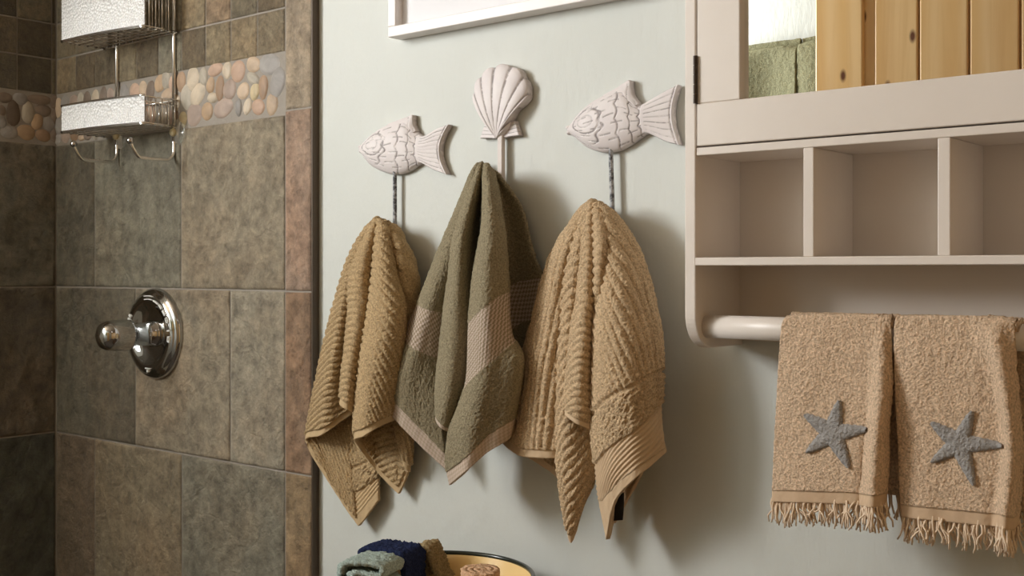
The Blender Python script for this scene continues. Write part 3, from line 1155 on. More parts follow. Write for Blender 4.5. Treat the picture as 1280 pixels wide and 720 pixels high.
for T_, B_ in (([(702, 376), (726, 382), (752, 390)], [(676, 452), (715, 450), (752, 452)]), ([(790, 388), (820, 376), (850, 364)], [(785, 450), (830, 442), (872, 436)])):
    carved('shell_ear', relief(T_, B_, (430, 60), 4.0, 16, 24, lambda S, Tt: 0.0065 + 0 * S, (0, 1), 0, lambda S, Tt: np.clip(1 - np.abs(np.sin(Tt * 12)) / 0.25, 0, 1) * 0.7), shell)
p0, p1 = at_y(626.5, 172, -0.012), at_y(625.5, 222, -0.012)
MB().box((p1[0] - 0.0042, -0.014, p1[2] - 0.02), (p1[0] + 0.0042, -0.006, p0[2] + 0.01), 0.001).build('hook_bar', M_RODW, shell)
MB().tube(smooth_path([(p1[0], -0.010, p1[2] - 0.018), (p1[0], -0.022, p1[2] - 0.028), (p1[0], -0.036, p1[2] - 0.018), (p1[0], -0.042, p1[2] + 0.0)], 20), 0.0036, 8).build('hook_tip', M_RODW, shell, True)


# ------------------------------------------------------------------ towels
STEP = 0.00165
RIB = 0.0098


def crest(c, top):
    """lead a column over the hook: the cloth bunches round it instead of meeting in one point"""
    u0, v0, y0 = c[0]
    return [(top[0] + 0.62 * (u0 - top[0]), top[1], top[2] + 0.45 * (y0 - top[2]))] + [tuple(q) for q in c]


def sheet(cols, mode, phi0=0.0, sgn=1.0, th=0.0042, amp=0.0044, fuzz=0.0010, ref=0.0, sharp=(), hem=0.011, bounds=None, top=None, world=False, step=STEP):
    """a stretch of cloth lofted through columns running from the hook down to the hem.
    cols: lists of (u, v, Y) (photo direction + distance from the wall) or world points."""
    C = []
    for c in cols:
        c = [tuple(q) for q in c]
        if top is not None:
            c = crest(c, top)
        C.append(c)
    Lw = []
    dense = []
    for c in C:
        p = smooth_path([at_y(*q) for q in c] if not world else c, 160)
        dense.append(p)
        Lw.append(np.linalg.norm(np.diff(p, axis=0), axis=1).sum())
    L = float(np.mean(Lw))
    m = int(max(Lw) / step)
    D = np.stack([np.stack([np.interp(np.linspace(0, 159, m), np.arange(160), p[:, k]) for k in range(3)], 1) for p in dense])   # cols, m, 3
    nc = len(C)
    # samples between columns in proportion to their distance
    gap = [np.linalg.norm(D[i + 1] - D[i], axis=1).max() for i in range(nc - 1)]
    E = np.concatenate([[2 * D[0] - D[1]], D, [2 * D[-1] - D[-2]]])
    TG = [(E[i + 2] - E[i]) * (0.08 if i in sharp else 0.5) for i in range(nc)]
    rows_, par = [], []
    for i in range(nc - 1):
        k = max(3, int(gap[i] / step))
        for t in np.linspace(0, 1, k, endpoint=(i == nc - 2)):
            t2, t3 = t * t, t * t * t
            rows_.append((2 * t3 - 3 * t2 + 1) * D[i] + (t3 - 2 * t2 + t) * TG[i] + (3 * t2 - 2 * t3) * D[i + 1] + (t3 - t2) * TG[i + 1])
            par.append(i + t)
    P = np.array(rows_)                               # n, m, 3
    par = np.array(par)
    n = len(P)
    du = np.gradient(P, axis=0)
    dv = np.gradient(P, axis=1)
    N = np.cross(du, dv)
    N /= np.linalg.norm(N, axis=2)[:, :, None] + 1e-9
    r = np.concatenate([np.zeros((n, 1)), np.cumsum(np.linalg.norm(np.diff(P, axis=1), axis=2), 1)], 1)
    s = np.concatenate([np.zeros((1, m)), np.cumsum(np.linalg.norm(np.diff(P, axis=0), axis=2), 0)], 0)
    Lr = r[:, -1:]
    dh = Lr - r
    mid = int(m * 0.62)
    ds = np.r_[0, np.linalg.norm(np.diff(P[:, mid], axis=0), axis=1)]
    cum = np.cumsum(ds / np.maximum(r[:, mid], 0.05))
    phi = math.radians(phi0) + sgn * (cum - np.interp(ref, par, cum))
    a = r * np.cos(phi)[:, None]
    noise1 = rng.normal(size=(n, m))
    noise = blur(noise1, 1) * 1.2
    big = blur(rng.normal(size=(n, m)), 60) * 14
    zone = np.zeros((n, m, 4), np.float32)
    zone[..., 3] = 1
    tpar = np.linspace(0, 1, m)[None, :]
    hemm = (dh < hem).astype(float)
    if bounds is not None:                            # per column fractions (b0, b1, b2)
        Bd = np.array([[np.interp(q, np.arange(nc), [bb[k] for bb in bounds]) for k in range(3)] for q in par])
    else:
        Bd = None
    terry = np.ones((n, m))
    d = np.zeros((n, m))
    if mode == 'rib':
        ribs = np.abs(np.sin(np.pi * a / RIB)) ** 0.6
        d = amp * ribs + fuzz * noise * (0.45 + 0.55 * ribs)
        if Bd is not None:
            plain = (tpar > Bd[:, 0:1]) & (tpar <= Bd[:, 1:2])
            fine = (tpar > Bd[:, 1:2]) & (tpar <= Bd[:, 2:3])
            hemm = np.maximum(hemm, (tpar > Bd[:, 2:3]).astype(float))
            d = np.where(plain, amp * 0.7 + fuzz * 1.7 * noise, d)
            fr = 0.0010 * np.cos(2 * np.pi * dh / 0.0066) + 0.0004
            d = np.where(fine, fr, d)
            groove = (np.abs(tpar - Bd[:, 0:1]) * Lr < 0.003)
            d = np.where(groove, 0.0, d)
            zone[..., 2] = fine
    else:
        d = 0.0009 + fuzz * noise
        if Bd is not None:
            band = ((tpar > Bd[:, 0:1]) & (tpar <= Bd[:, 1:2])).astype(float)
            hemm = np.maximum(hemm, (tpar > Bd[:, 2:3]).astype(float))
            zone[..., 0] = band
            ck = 0.0005 * np.cos(2 * np.pi * (s + dh) / 0.0084) * np.cos(2 * np.pi * (s - dh) / 0.0084)
            d = np.where(band > 0, ck, d)
    flat = 0.0002 * noise + 0.0005 * np.clip(np.sin(s / 0.004), 0, 1)
    d = np.where(hemm > 0, flat, d)
    zone[..., 1] = hemm
    d = d + 0.00025 * big
    F = P + N * (th / 2 + d)[..., None]
    Bk = P - N * (th / 2 + d[:, ::1] * 0.9)[..., None]
    verts = np.concatenate([F.reshape(-1, 3), Bk.reshape(-1, 3)])
    I = np.arange(n * m).reshape(n, m)
    q = np.stack([I[:-1, :-1], I[1:, :-1], I[1:, 1:], I[:-1, 1:]], -1).reshape(-1, 4)
    q2 = q[:, ::-1] + n * m
    rim = []
    for e in (I[:, 0], I[:, -1][::-1], I[0, :][::-1], I[-1, :]):
        rim.append(np.stack([e[:-1], e[:-1] + n * m, e[1:] + n * m, e[1:]], -1))
    faces = np.concatenate([q, q2] + rim)
    z2 = np.concatenate([zone.reshape(-1, 4)] * 2)
    uv = np.stack([s.ravel(), dh.ravel()], -1)
    uv = np.concatenate([uv, uv])
    return dict(v=verts, f=faces, z=z2, uv=uv, F=F if F[:, int(m * 0.7):, 1].mean() < Bk[:, int(m * 0.7):, 1].mean() else Bk, hem=P[:, -1])


def cloth(name, sheets, m, parent=None):
    v, f, z, uv, k = [], [], [], [], 0
    for S in sheets:
        v.append(S['v'])
        f.append(S['f'] + k)
        z.append(S['z'])
        uv.append(S['uv'])
        k += len(S['v'])
    v, f, z, uv = map(np.concatenate, (v, f, z, uv))
    o = obj(name, v, f, m, parent, True)
    me = o.data
    at = me.attributes.new('zone', 'FLOAT_COLOR', 'POINT')
    at.data.foreach_set('color', z.astype(np.float32).ravel())
    ul = me.uv_layers.new(name='hem')
    ul.data.foreach_set('uv', uv[f.ravel()].astype(np.float32).ravel())
    return o


def frac(cols, vs, top):
    """photo row -> fraction of the column length, per column"""
    outp = []
    for c, b in zip(cols, vs):
        p = smooth_path([at_y(*q) for q in crest(list(c), top)], 160)
        pv = smooth_path([(q[0], q[1], q[2] * 500) for q in crest(list(c), top)], 160)[:, 1]
        kpk = int(np.argmin(pv))
        outp.append([(np.interp(x, pv[kpk:], np.arange(kpk, 160)) / 159 if x < 900 else 2.0) for x in b])
    return outp


NO = (999, 999, 999)
# --- tan ribbed towel by the shower tiles
top1 = (478, 288, -0.032)
A = [[(478, 284, -.018), (476, 400, -.020), (474, 540, -.018), (474, 625, -.018)],
     [(473, 282, -.018), (455, 400, -.020), (440, 540, -.018), (449, 657, -.022)],
     [(467, 282, -.026), (428, 400, -.022), (402, 530, -.024), (412, 603, -.024)],
     [(461, 285, -.034), (437, 327, -.034), (414, 403, -.036), (399, 470, -.036), (383, 553, -.036)],
     [(464, 282, -.046), (441, 325, -.052), (424, 403, -.058), (412, 470, -.062), (402, 544, -.060)],
     [(466, 282, -.044), (444, 337, -.046), (434, 395, -.048), (427, 462, -.048), (425, 528, -.046)],
     [(468, 281, -.050), (446, 337, -.044), (443, 395, -.040), (437, 462, -.040), (440, 518, -.036)]]
bA = [(570, 597, 612), (585, 614, 646), NO, NO, NO, NO, NO]
sA = sheet(A, 'rib', 24, -1.0, ref=4, top=top1, sharp=(1,), bounds=frac(A, bA, top1))
A2 = [[(467, 282, -.046), (446, 337, -.050), (442, 395, -.052), (434, 462, -.055), (432, 505, -.055)],
      [(468, 281, -.054), (441, 340, -.066), (438, 395, -.071), (431, 462, -.075), (426, 505, -.075)],
      [(470, 279, -.058), (450, 340, -.078), (447, 395, -.084), (438, 462, -.087), (433, 511, -.084)],
      [(471, 281, -.052), (460, 340, -.068), (459, 395, -.070), (449, 455, -.072), (443, 516, -.068)],
      [(473, 283, -.042), (470, 340, -.044), (472, 400, -.040), (466, 460, -.042), (458, 518, -.042)]]
sA2 = sheet(A2, 'rib', 2, -1.0, ref=2, top=top1)
Bc = [[(492, 286, -.018), (515, 335, -.018), (517, 381, -.016), (513, 543, -.016), (510, 593, -.018)],
      [(485, 286, -.020), (503, 400, -.018), (500, 540, -.016), (499, 617, -.020)],
      [(478, 284, -.030), (472, 400, -.028), (464, 500, -.028), (470, 588, -.030)],
      [(472, 284, -.048), (466, 353, -.058), (458, 403, -.060), (449, 464, -.062), (446, 510, -.062), (445, 553, -.062)],
      [(474, 281, -.058), (472, 353, -.080), (467, 403, -.088), (460, 464, -.092), (456, 545, -.088)],
      [(479, 283, -.060), (484, 353, -.082), (486, 403, -.092), (480, 464, -.090), (474, 533, -.082)],
      [(485, 287, -.052), (493, 345, -.064), (503, 385, -.068), (502, 440, -.066), (492, 524, -.060)],
      [(486, 288, -.044), (491, 345, -.044), (496, 385, -.042), (493, 440, -.040), (486, 520, -.038)]]
sB = sheet(Bc, 'rib', -52, -1.0, ref=4.5, top=top1, sharp=(1,))
Cc = [[(484, 288, -.044), (490, 345, -.036), (493, 385, -.032), (494, 450, -.026), (490, 520, -.024)],
      [(489, 285, -.048), (500, 320, -.054), (506, 381, -.050), (506, 450, -.040), (505, 580, -.030)],
      [(496, 287, -.032), (517, 331, -.030), (520.5, 370, -.028), (517, 450, -.024), (511, 590, -.022)],
      [(488, 290, -.014), (500, 380, -.010), (495, 580, -.010)]]
sC = sheet(Cc, 'rib', -72, -1.0, ref=1, top=top1)
tw = cloth('hand_towel', [sA, sA2, sB, sC], M_TAN)
tag(tw, 'golden tan ribbed hand towel hanging from the fish hook beside the shower tiles', 'towel', 'hand towels on the carved hooks')

# --- olive towel
top2 = (606, 218, -0.034)
A = [[(598, 215, -.014), (582, 350, -.010), (572, 450, -.010), (560, 585, -.012)],
     [(592, 216, -.016), (552, 350, -.010), (522, 450, -.012), (520, 540, -.016)],
     [(592, 214, -.036), (578, 246, -.040), (549, 314, -.042), (525, 375, -.044), (506, 416, -.048), (480, 476, -.052), (474, 498, -.052)],
     [(594, 212, -.046), (583, 246, -.056), (556, 314, -.062), (535, 375, -.068), (518, 430, -.072), (500, 480, -.072), (497, 527, -.066)],
     [(596, 211, -.046), (584, 260, -.056), (562, 330, -.062), (547, 380, -.063), (534, 440, -.062), (527, 490, -.060), (528, 559, -.055)],
     [(598, 212, -.042), (582, 280, -.046), (566, 335, -.047), (557, 385, -.046), (551, 440, -.046), (550, 500, -.046), (559, 588, -.042)]]
bA = [(400, 460, 570), (390, 440, 520), (378, 419, 488), (381, 430, 505), (386, 441, 536), (390, 449, 567)]
sA = sheet(A, 'plain', fuzz=0.0007, top=top2, bounds=frac(A, bA, top2), hem=0.0)
Bc = [[(600, 213, -.044), (577, 290, -.046), (567, 346, -.048), (561, 400, -.050), (554, 470, -.054), (553, 528, -.056)],
      [(598, 211, -.056), (570, 290, -.072), (562, 346, -.080), (556, 390, -.086), (547, 473, -.090), (545.5, 524, -.090)],
      [(601, 208, -.064), (578, 290, -.088), (572, 346, -.098), (569, 390, -.103), (562, 473, -.106), (552, 535, -.102)],
      [(603, 210, -.056), (586, 290, -.072), (585, 346, -.077), (587, 400, -.082), (580, 473, -.086), (565, 541, -.082)],
      [(605, 212, -.042), (596, 290, -.032), (600, 346, -.032), (604, 400, -.036), (598, 473, -.042), (585, 541, -.046)]]
sB = sheet(Bc, 'plain', fuzz=0.0007, top=top2, hem=0.006)
Cc = [[(607, 213, -.046), (606, 279, -.048), (599, 346, -.052), (595, 404, -.056), (591, 470, -.060), (578, 540, -.060), (580, 588, -.056)],
      [(605, 211, -.060), (604, 279, -.080), (592.5, 346, -.095), (587, 404, -.102), (583, 480, -.106), (562.7, 540, -.106), (559, 580, -.102), (563, 606, -.096)],
      [(608, 209, -.068), (612, 279, -.096), (606, 346, -.112), (603, 404, -.120), (600, 470, -.124), (585, 540, -.122), (582, 590, -.116)],
      [(612, 212, -.064), (621, 279, -.087), (622, 346, -.098), (622, 404, -.107), (622, 470, -.112), (610, 530, -.110), (604, 569, -.106)],
      [(616, 217, -.050), (628, 279, -.066), (634, 346, -.072), (638, 415, -.080), (652, 450, -.086), (643, 510, -.086), (634, 549, -.086)],
      [(618, 219, -.036), (627, 279, -.032), (629, 346, -.030), (634, 415, -.030), (646, 450, -.030), (642, 540, -.032)],
      [(622, 221, -.030), (640, 279, -.018), (650, 346, -.014), (655, 415, -.014), (658, 450, -.014), (655, 540, -.015)],
      [(625, 222, -.032), (651, 260, -.022), (666, 317, -.019), (678, 348, -.018), (682, 400, -.018), (684, 450, -.018), (680, 540, -.018)],
      [(620, 224, -.012), (640, 317, -.008), (660, 400, -.008), (660, 540, -.008)]]
bC = [(400, 470, 565), (406, 484, 590), (396, 468, 573), (381, 449, 546), (372, 431, 524), (360, 420, 520), (352, 402, 520), (350, 402, 520), (350, 402, 520)]
sC = sheet(Cc, 'plain', fuzz=0.0007, top=top2, bounds=frac(Cc, bC, top2), hem=0.0, sharp=(1,))
tw = cloth('hand_towel', [sA, sB, sC], M_OLIVE)
tag(tw, 'olive green hand towel with pinkish checked woven bands on the shell hook', 'towel', 'hand towels on the carved hooks')

# --- lighter tan ribbed towel by the cabinet
top3 = (748, 268, -0.034)
A = [[(741, 264, -.014), (720, 360, -.012), (705, 460, -.012), (700, 603, -.020)],
     [(734, 268, -.018), (703, 360, -.020), (682, 460, -.022), (686, 588, -.026)],
     [(729, 264, -.032), (690, 325, -.034), (664, 419, -.038), (649, 465, -.040), (630, 553, -.042)],
     [(730, 260, -.042), (697, 323, -.052), (675, 419, -.062), (662, 470, -.067), (649, 569, -.066)],
     [(732, 259, -.046), (704, 323, -.058), (688, 419, -.070), (680, 470, -.073), (673, 572, -.072)],
     [(734, 261, -.044), (711, 325, -.052), (701, 400, -.060), (697, 470, -.064), (697, 573, -.062)],
     [(736, 264, -.038), (714, 335, -.038), (707, 400, -.040), (703, 470, -.044), (704, 578, -.046)]]
sA = sheet(A, 'rib', 90, -1.0, ref=3.6, top=top3)
A2 = [[(735, 263, -.042), (714, 335, -.042), (708, 400, -.044), (706, 470, -.046), (706, 580, -.046), (709, 655, -.044)],
      [(735, 260, -.050), (711, 335, -.056), (703, 400, -.060), (699, 470, -.064), (699, 570, -.064), (710, 655, -.054)],
      [(737, 257, -.055), (719, 335, -.064), (712, 400, -.068), (709, 470, -.070), (712, 560, -.070), (714, 678, -.054)],
      [(738, 259, -.050), (727, 335, -.056), (722, 400, -.056), (722, 470, -.056), (733, 570, -.056), (726, 640, -.044)],
      [(740, 262, -.036), (735, 340, -.036), (735, 400, -.036), (742, 500, -.036), (743, 578, -.036), (738, 614, -.036)]]
sA2 = sheet(A2, 'rib', 48, -1.0, ref=2, top=top3, hem=0.010)
Bc = [[(737, 262, -.046), (727, 361, -.054), (718, 413, -.056), (714, 454, -.058), (712, 516, -.058)],
      [(737, 259, -.056), (727, 361, -.076), (719, 413, -.082), (715, 454, -.086), (708, 519, -.084)],
      [(739, 256, -.060), (734, 361, -.088), (730, 413, -.095), (727, 454, -.098), (722, 530, -.092)],
      [(741, 258, -.052), (741, 361, -.074), (740, 413, -.076), (739, 454, -.078), (741, 538, -.074)],
      [(742, 261, -.042), (746, 361, -.054), (748, 413, -.054), (748, 454, -.054), (750, 538, -.054)]]
sB = sheet(Bc, 'rib', 8, -1.0, ref=2, top=top3, hem=0.008)
Dc = [[(741, 261, -.048), (745, 300, -.066), (744, 345, -.070), (742, 400, -.060)],
      [(745, 258, -.058), (751, 300, -.086), (750, 345, -.090), (746, 400, -.072)],
      [(749, 261, -.048), (758, 300, -.070), (757, 345, -.074), (752, 400, -.060)]]
sD = sheet(Dc, 'rib', -40, -1.0, ref=1, top=top3, hem=0.0)
Cc = [[(752, 272, -.034), (756, 380, -.034), (760, 500, -.034), (768, 600, -.034), (770, 640, -.034)],
      [(744, 262, -.046), (748, 330, -.060), (741, 400, -.070), (740, 460, -.076), (741, 514, -.076), (749, 616, -.072), (760, 674, -.062)],
      [(747, 260, -.056), (757, 330, -.080), (755, 400, -.096), (756, 460, -.101), (760, 514, -.101), (764, 580, -.096), (769, 628, -.086)],
      [(753, 262, -.060), (769, 330, -.086), (775, 400, -.101), (780, 460, -.106), (786, 500, -.106), (790, 560, -.101), (793, 599, -.096)],
      [(759, 266, -.055), (783, 325, -.074), (797, 400, -.085), (802, 460, -.090), (806, 500, -.090), (811, 545, -.088), (814, 581, -.084)],
      [(764, 267, -.046), (791, 320, -.060), (810, 395, -.068), (816, 455, -.072), (818, 505, -.072), (826, 550, -.072), (831, 566, -.070)],
      [(769, 269, -.034), (797, 316, -.040), (818, 390, -.045), (825, 454, -.048), (823, 514, -.050), (822, 552, -.052)],
      [(760, 272, -.016), (790, 350, -.012), (805, 450, -.012), (800, 560, -.016), (796, 603, -.024)],
      [(750, 272, -.014), (770, 350, -.010), (780, 450, -.010), (780, 560, -.014), (768, 654, -.024)]]
bC = [(520, 570, 610), (520, 578, 622), (505, 562, 611), (494, 545, 588), (482, 527, 573), (474, 514, 561), (470, 507, 540), (480, 515, 580), (490, 530, 610)]
sC = sheet(Cc, 'rib', -62, -1.0, ref=2, top=top3, bounds=frac(Cc, bC, top3), hem=0.0, sharp=(1, 5))
tw = cloth('hand_towel', [sA, sA2, sB, sD, sC], M_TAN2)
tag(tw, 'light tan ribbed hand towel with fine ribbed end band, beside the cabinet', 'towel', 'hand towels on the carved hooks')
pt = at_y(774, 618, -0.045)
tg = smooth_path([(pt[0], pt[1], pt[2]), (pt[0] + 0.004, pt[1] - 0.006, pt[2] - 0.016), (pt[0] + 0.001, pt[1] - 0.004, pt[2] - 0.034)], 10)
MB().grid(np.stack([tg + np.array([-0.007, 0, 0]), tg + np.array([0.007, -0.001, 0.003]), tg + np.array([0.007, 0.0006, 0.003]), tg + np.array([-0.007, 0.0016, 0]), tg + np.array([-0.007, 0, 0])], 1)).build('care_tag', M_TAG, tw, True)

# ------------------------------------------------------------------ wall cabinet
CF = -0.115                                              # front of the cabinet
xi_l = at_y(924.5, 300, -0.010)[0]                       # inner face of the near side panel
pt_ = 0.0142
xi_r = xi_l + 3 * 0.1305 + 2 * 0.012
zc = lambda v: at_y(870, v, CF)[2]
z_bot, z_top = zc(437), zc(322) + 0.60
cab = thing('wall_cabinet', ((xi_l + xi_r) / 2, 0, z_bot), 'antique white wall cabinet with mirrored door, cubbyholes and towel bar', 'cabinet')


def side_panel(xa, xb):
    prof = [(-0.001, z_top), (CF, z_top)]
    rad = 0.040
    for k in range(13):
        t = math.pi / 2 * k / 12
        prof.append((CF + rad - rad * math.cos(t), z_bot + rad - rad * math.sin(t)))
    prof.append((-0.001, z_bot))
    n = len(prof)
    v = [(xa, y, z) for y, z in prof] + [(xb, y, z) for y, z in prof]
    f = [tuple(range(n)), tuple(range(2 * n - 1, n - 1, -1))] + [(i, n + i, n + (i + 1) % n, (i + 1) % n) for i in range(n)]
    o = MB().add(v, f).build('side_panel', M_CAB, cab)
    bv = o.modifiers.new('edge', 'BEVEL')
    bv.width, bv.segments, bv.limit_method, bv.angle_limit = 0.0015, 2, 'ANGLE', math.radians(50)
    return o


side_panel(xi_l - pt_, xi_l)
side_panel(xi_r, xi_r + pt_)
z_s1b, z_s1t = zc(194.5), zc(184.5)
z_s2b, z_s2t = zc(332), zc(322)
MB().box((xi_l, CF + 0.0015, z_s1b), (xi_r, -0.009, z_s1t), 0.001).build('shelf', M_CAB, cab)
MB().box((xi_l, CF - 0.001, z_s2b), (xi_r, -0.009, z_s2t), 0.001).build('shelf', M_CAB, cab)
MB().box((xi_l, CF, z_top - 0.014), (xi_r, -0.009, z_top - 0.002), 0.001).build('top_panel', M_CAB, cab)
for u0, u1 in ((1003, 1016), (1171, 1187)):
    MB().box((at_y(u0, 260, CF)[0], CF + 0.002, z_s2t), (at_y(u1, 260, CF)[0], -0.009, z_s1b), 0.001).build('divider', M_CAB, cab)
MB().box((xi_l, -0.009, z_bot + 0.006), (xi_r, -0.002, z_top - 0.002)).build('back_panel', M_CAB, cab)
ybar, rbar = -0.088, 0.0133
zbar = at_y(886, 408, ybar)[2]
MB().tube([(xi_l - 0.004, ybar, zbar), (xi_l + 0.1, ybar, zbar), (xi_r + 0.004, ybar, zbar)], rbar, 28).build('towel_bar', M_CAB, cab, True)
# door
dz0, dz1 = z_s1t + 0.0015, z_top - 0.016
dx0, dx1 = xi_l + 0.002, xi_r - 0.002
stw, rlh = at_y(924.6, 120, CF)[0] - dx0, at_y(924.6, 124, CF)[2] - dz0
door = MB().box((dx0 + 0.004, CF + 0.0135, dz0 + 0.004), (dx1 - 0.004, CF + 0.018, dz1 - 0.004)).build('door', M_CAB, cab)
MB().box((dx0, CF, dz0 + rlh), (dx0 + stw, CF + 0.0185, dz1), 0.0012).build('stile', M_CAB, door)
MB().box((dx1 - stw, CF, dz0 + rlh), (dx1, CF + 0.0185, dz1), 0.0012).build('stile', M_CAB, door)
MB().box((dx0, CF - 0.0004, dz0), (dx1, CF + 0.0185, dz0 + rlh), 0.0012).build('rail', M_CAB, door)
MB().box((dx0 + stw, CF, dz1 - rlh), (dx1 - stw, CF + 0.0185, dz1), 0.0012).build('rail', M_CAB, door)
MIR_Y = CF + 0.011
mir = MB().add([(dx0 + stw - 0.002, MIR_Y, dz0 + rlh - 0.002), (dx1 - stw + 0.002, MIR_Y, dz0 + rlh - 0.002), (dx1 - stw + 0.002, MIR_Y, dz1 - rlh + 0.002), (dx0 + stw - 0.002, MIR_Y, dz1 - rlh + 0.002),
                (dx0 + stw - 0.002, MIR_Y + 0.0022, dz0 + rlh - 0.002), (dx1 - stw + 0.002, MIR_Y + 0.0022, dz0 + rlh - 0.002), (dx1 - stw + 0.002, MIR_Y + 0.0022, dz1 - rlh + 0.002), (dx0 + stw - 0.002, MIR_Y + 0.0022, dz1 - rlh + 0.002)],
               [(0, 1, 2, 3), (5, 4, 7, 6), (0, 4, 5, 1), (1, 5, 6, 2), (2, 6, 7, 3), (3, 7, 4, 0)]).build('mirror', M_MIRROR, door)
mir['label'] = 'mirror pane'
for zz in (zc(100), z_top - 0.10):
    hg = MB()
    for k in range(5):
        hg.tube([(xi_l + 0.0008, CF - 0.0022, zz - 0.027 + k * 0.011), (xi_l + 0.0008, CF - 0.0022, zz - 0.027 + k * 0.011 + 0.0102)], 0.0024, 10)
    hg.box((xi_l - 0.0005, CF - 0.001, zz - 0.027), (xi_l + 0.002, CF + 0.012, zz + 0.028))
    hg.build('hinge', M_HINGE, cab)

# ------------------------------------------------------------------ starfish towels on the bar
YF = ybar - rbar - 0.0045


def bar_towel(front, label, star, hem_px, seed, back_shift):
    cols = []
    for c in front:
        pts = [at_y(*q) for q in c]
        xt = pts[0][0]
        rr = rbar + 0.0032
        back = [(xt + back_shift, ybar + rr + 0.004, zbar - 0.172), (xt + back_shift * 0.5, ybar + rr + 0.002, zbar - 0.09), (xt, ybar + rr, zbar - 0.01)]
        arc = [(xt, ybar + rr * math.cos(math.radians(t)), zbar + rr * math.sin(math.radians(t))) for t in (30, 60, 90, 120, 150)]
        cols.append(back + arc + [tuple(p) for p in pts])
    S = sheet(cols, 'plain', world=True, fuzz=0.0006, hem=hem_px, th=0.0042)
    o = cloth('fingertip_towel', [S], M_BEIGE)
    tag(o, label, 'towel', 'fringed starfish towels on the cabinet bar')
    # fringe
    r2 = np.random.default_rng(seed)
    fr = MB()
    hemF = S['hem']
    n = len(hemF)
    arc = np.r_[0, np.cumsum(np.linalg.norm(np.diff(hemF, axis=0), axis=1))]
    k = int(arc[-1] / 0.0012)
    for t in np.linspace(0, arc[-1], k):
        p = np.array([np.interp(t, arc, hemF[:, a]) for a in range(3)])
        p = p + r2.normal(size=3) * np.array([0.0006, 0.0016, 0.0008]) + np.array([0, 0.002, 0.004])
        ln = 0.030 * r2.uniform(0.72, 1.05)
        sway, out_ = r2.normal() * 0.0050, r2.normal() * 0.003
        kink = r2.normal() * 0.0022
        fr.tube(smooth_path([p, p + [kink, out_ * 0.4 - 0.001, -ln * 0.35], p + [sway * 0.7 - kink * 0.5, out_, -ln * 0.7], p + [sway, out_ * 0.5, -ln]], 6), np.linspace(0.00125, 0.0009, 6), 5)
    for t in np.linspace(0, 1, 40):                       # fringe of the rear end
        b = S['F'][int(t * (n - 1)), 0]
        p = b + r2.normal(size=3) * 0.001
        ln = 0.028 * r2.uniform(0.75, 1.05)
        fr.tube([p + [0, 0, 0.003], p + [r2.normal() * 0.003, 0, -ln * 0.5], p + [r2.normal() * 0.004, 0, -ln]], 0.0011, 5)
    fo = fr.build('fringe', M_FRINGE, o, True)
    fo['kind'] = 'stuff'
    fo['label'] = 'knotless twisted cotton fringe'
    # embroidered starfish lying on the front of the cloth
    m0 = int(S['F'].shape[1] * 0.55)
    front_pts = S['F'][:, m0:].reshape(-1, 3)
    ctr, tips = star
    em = MB()

    def on_cloth(u, v, lift):
        p = at_y(u, v, YF - 0.006)
        d2 = (front_pts[:, 0] - p[0]) ** 2 + (front_pts[:, 2] - p[2]) ** 2
        near = np.argpartition(d2, 6)[:6]
        return (p[0], front_pts[near, 1].min() - lift, p[2])
    for tp in tips:
        d = np.array(tp, float) - ctr
        ln = np.linalg.norm(d)
        d /= ln
        nn = np.array([-d[1], d[0]])
        G = []
        for i in range(19):
            s = -0.16 + 1.16 * i / 18
            hw = (10.5 * (1 - max(s, 0)) ** 0.8 + 2.4) * (1.0 if s < 0.94 else 0.65) + 0.5 * math.sin(i * 2.2)
            rowp = []
            for j in range(9):
                w_ = -1 + j / 4
                q = np.array(ctr) + d * ln * s + nn * hw * w_
                rowp.append(on_cloth(q[0], q[1], 0.0004 + 0.0032 * math.sqrt(max(0, 1 - w_ * w_)) + 0.0005 * math.sin(i * 2.5 + j * 1.5)))
            G.append(rowp)
        em.grid(np.array(G))
    so = em.build('starfish_embroidery', M_STAR, o, True)
    so['label'] = 'grey embroidered starfish'
    return o


F_L = [[(984, 396, YF), (978, 410, YF), (973, 482, YF - .001), (969, 560, YF - .002), (966, 627, YF - .003)],
       [(1010, 394, YF), (1008, 410, YF - .001), (1005, 482, YF - .004), (1000, 560, YF - .004), (998, 628, YF - .008)],
       [(1045, 394, YF), (1043, 410, YF - .001), (1040, 482, YF - .003), (1037, 560, YF - .006), (1034, 629, YF - .006)],
       [(1078, 394, YF), (1076, 410, YF - .001), (1077, 482, YF - .003), (1072, 560, YF - .006), (1066, 630, YF - .006)],
       [(1094, 394, YF), (1092, 410, YF - .001), (1090, 482, YF - .005), (1085, 540, YF - .006), (1077, 632, YF - .006)],
       [(1104, 395, YF), (1102, 410, YF - .003), (1101, 482, YF - .017), (1096, 540, YF - .026), (1090, 634, YF - .028)],
       [(1116, 396, YF), (1114, 410, YF), (1113, 482, YF - .004), (1110, 540, YF - .006), (1107, 630, YF - .008)]]
bar_towel(F_L, 'beige fringed towel with grey starfish, hung nearest the exposed end of the bar', ((1042, 541), [(1050, 500), (1007, 518), (1010, 565), (1063, 584), (1087, 536)]), 0.013, 5, 0.007)
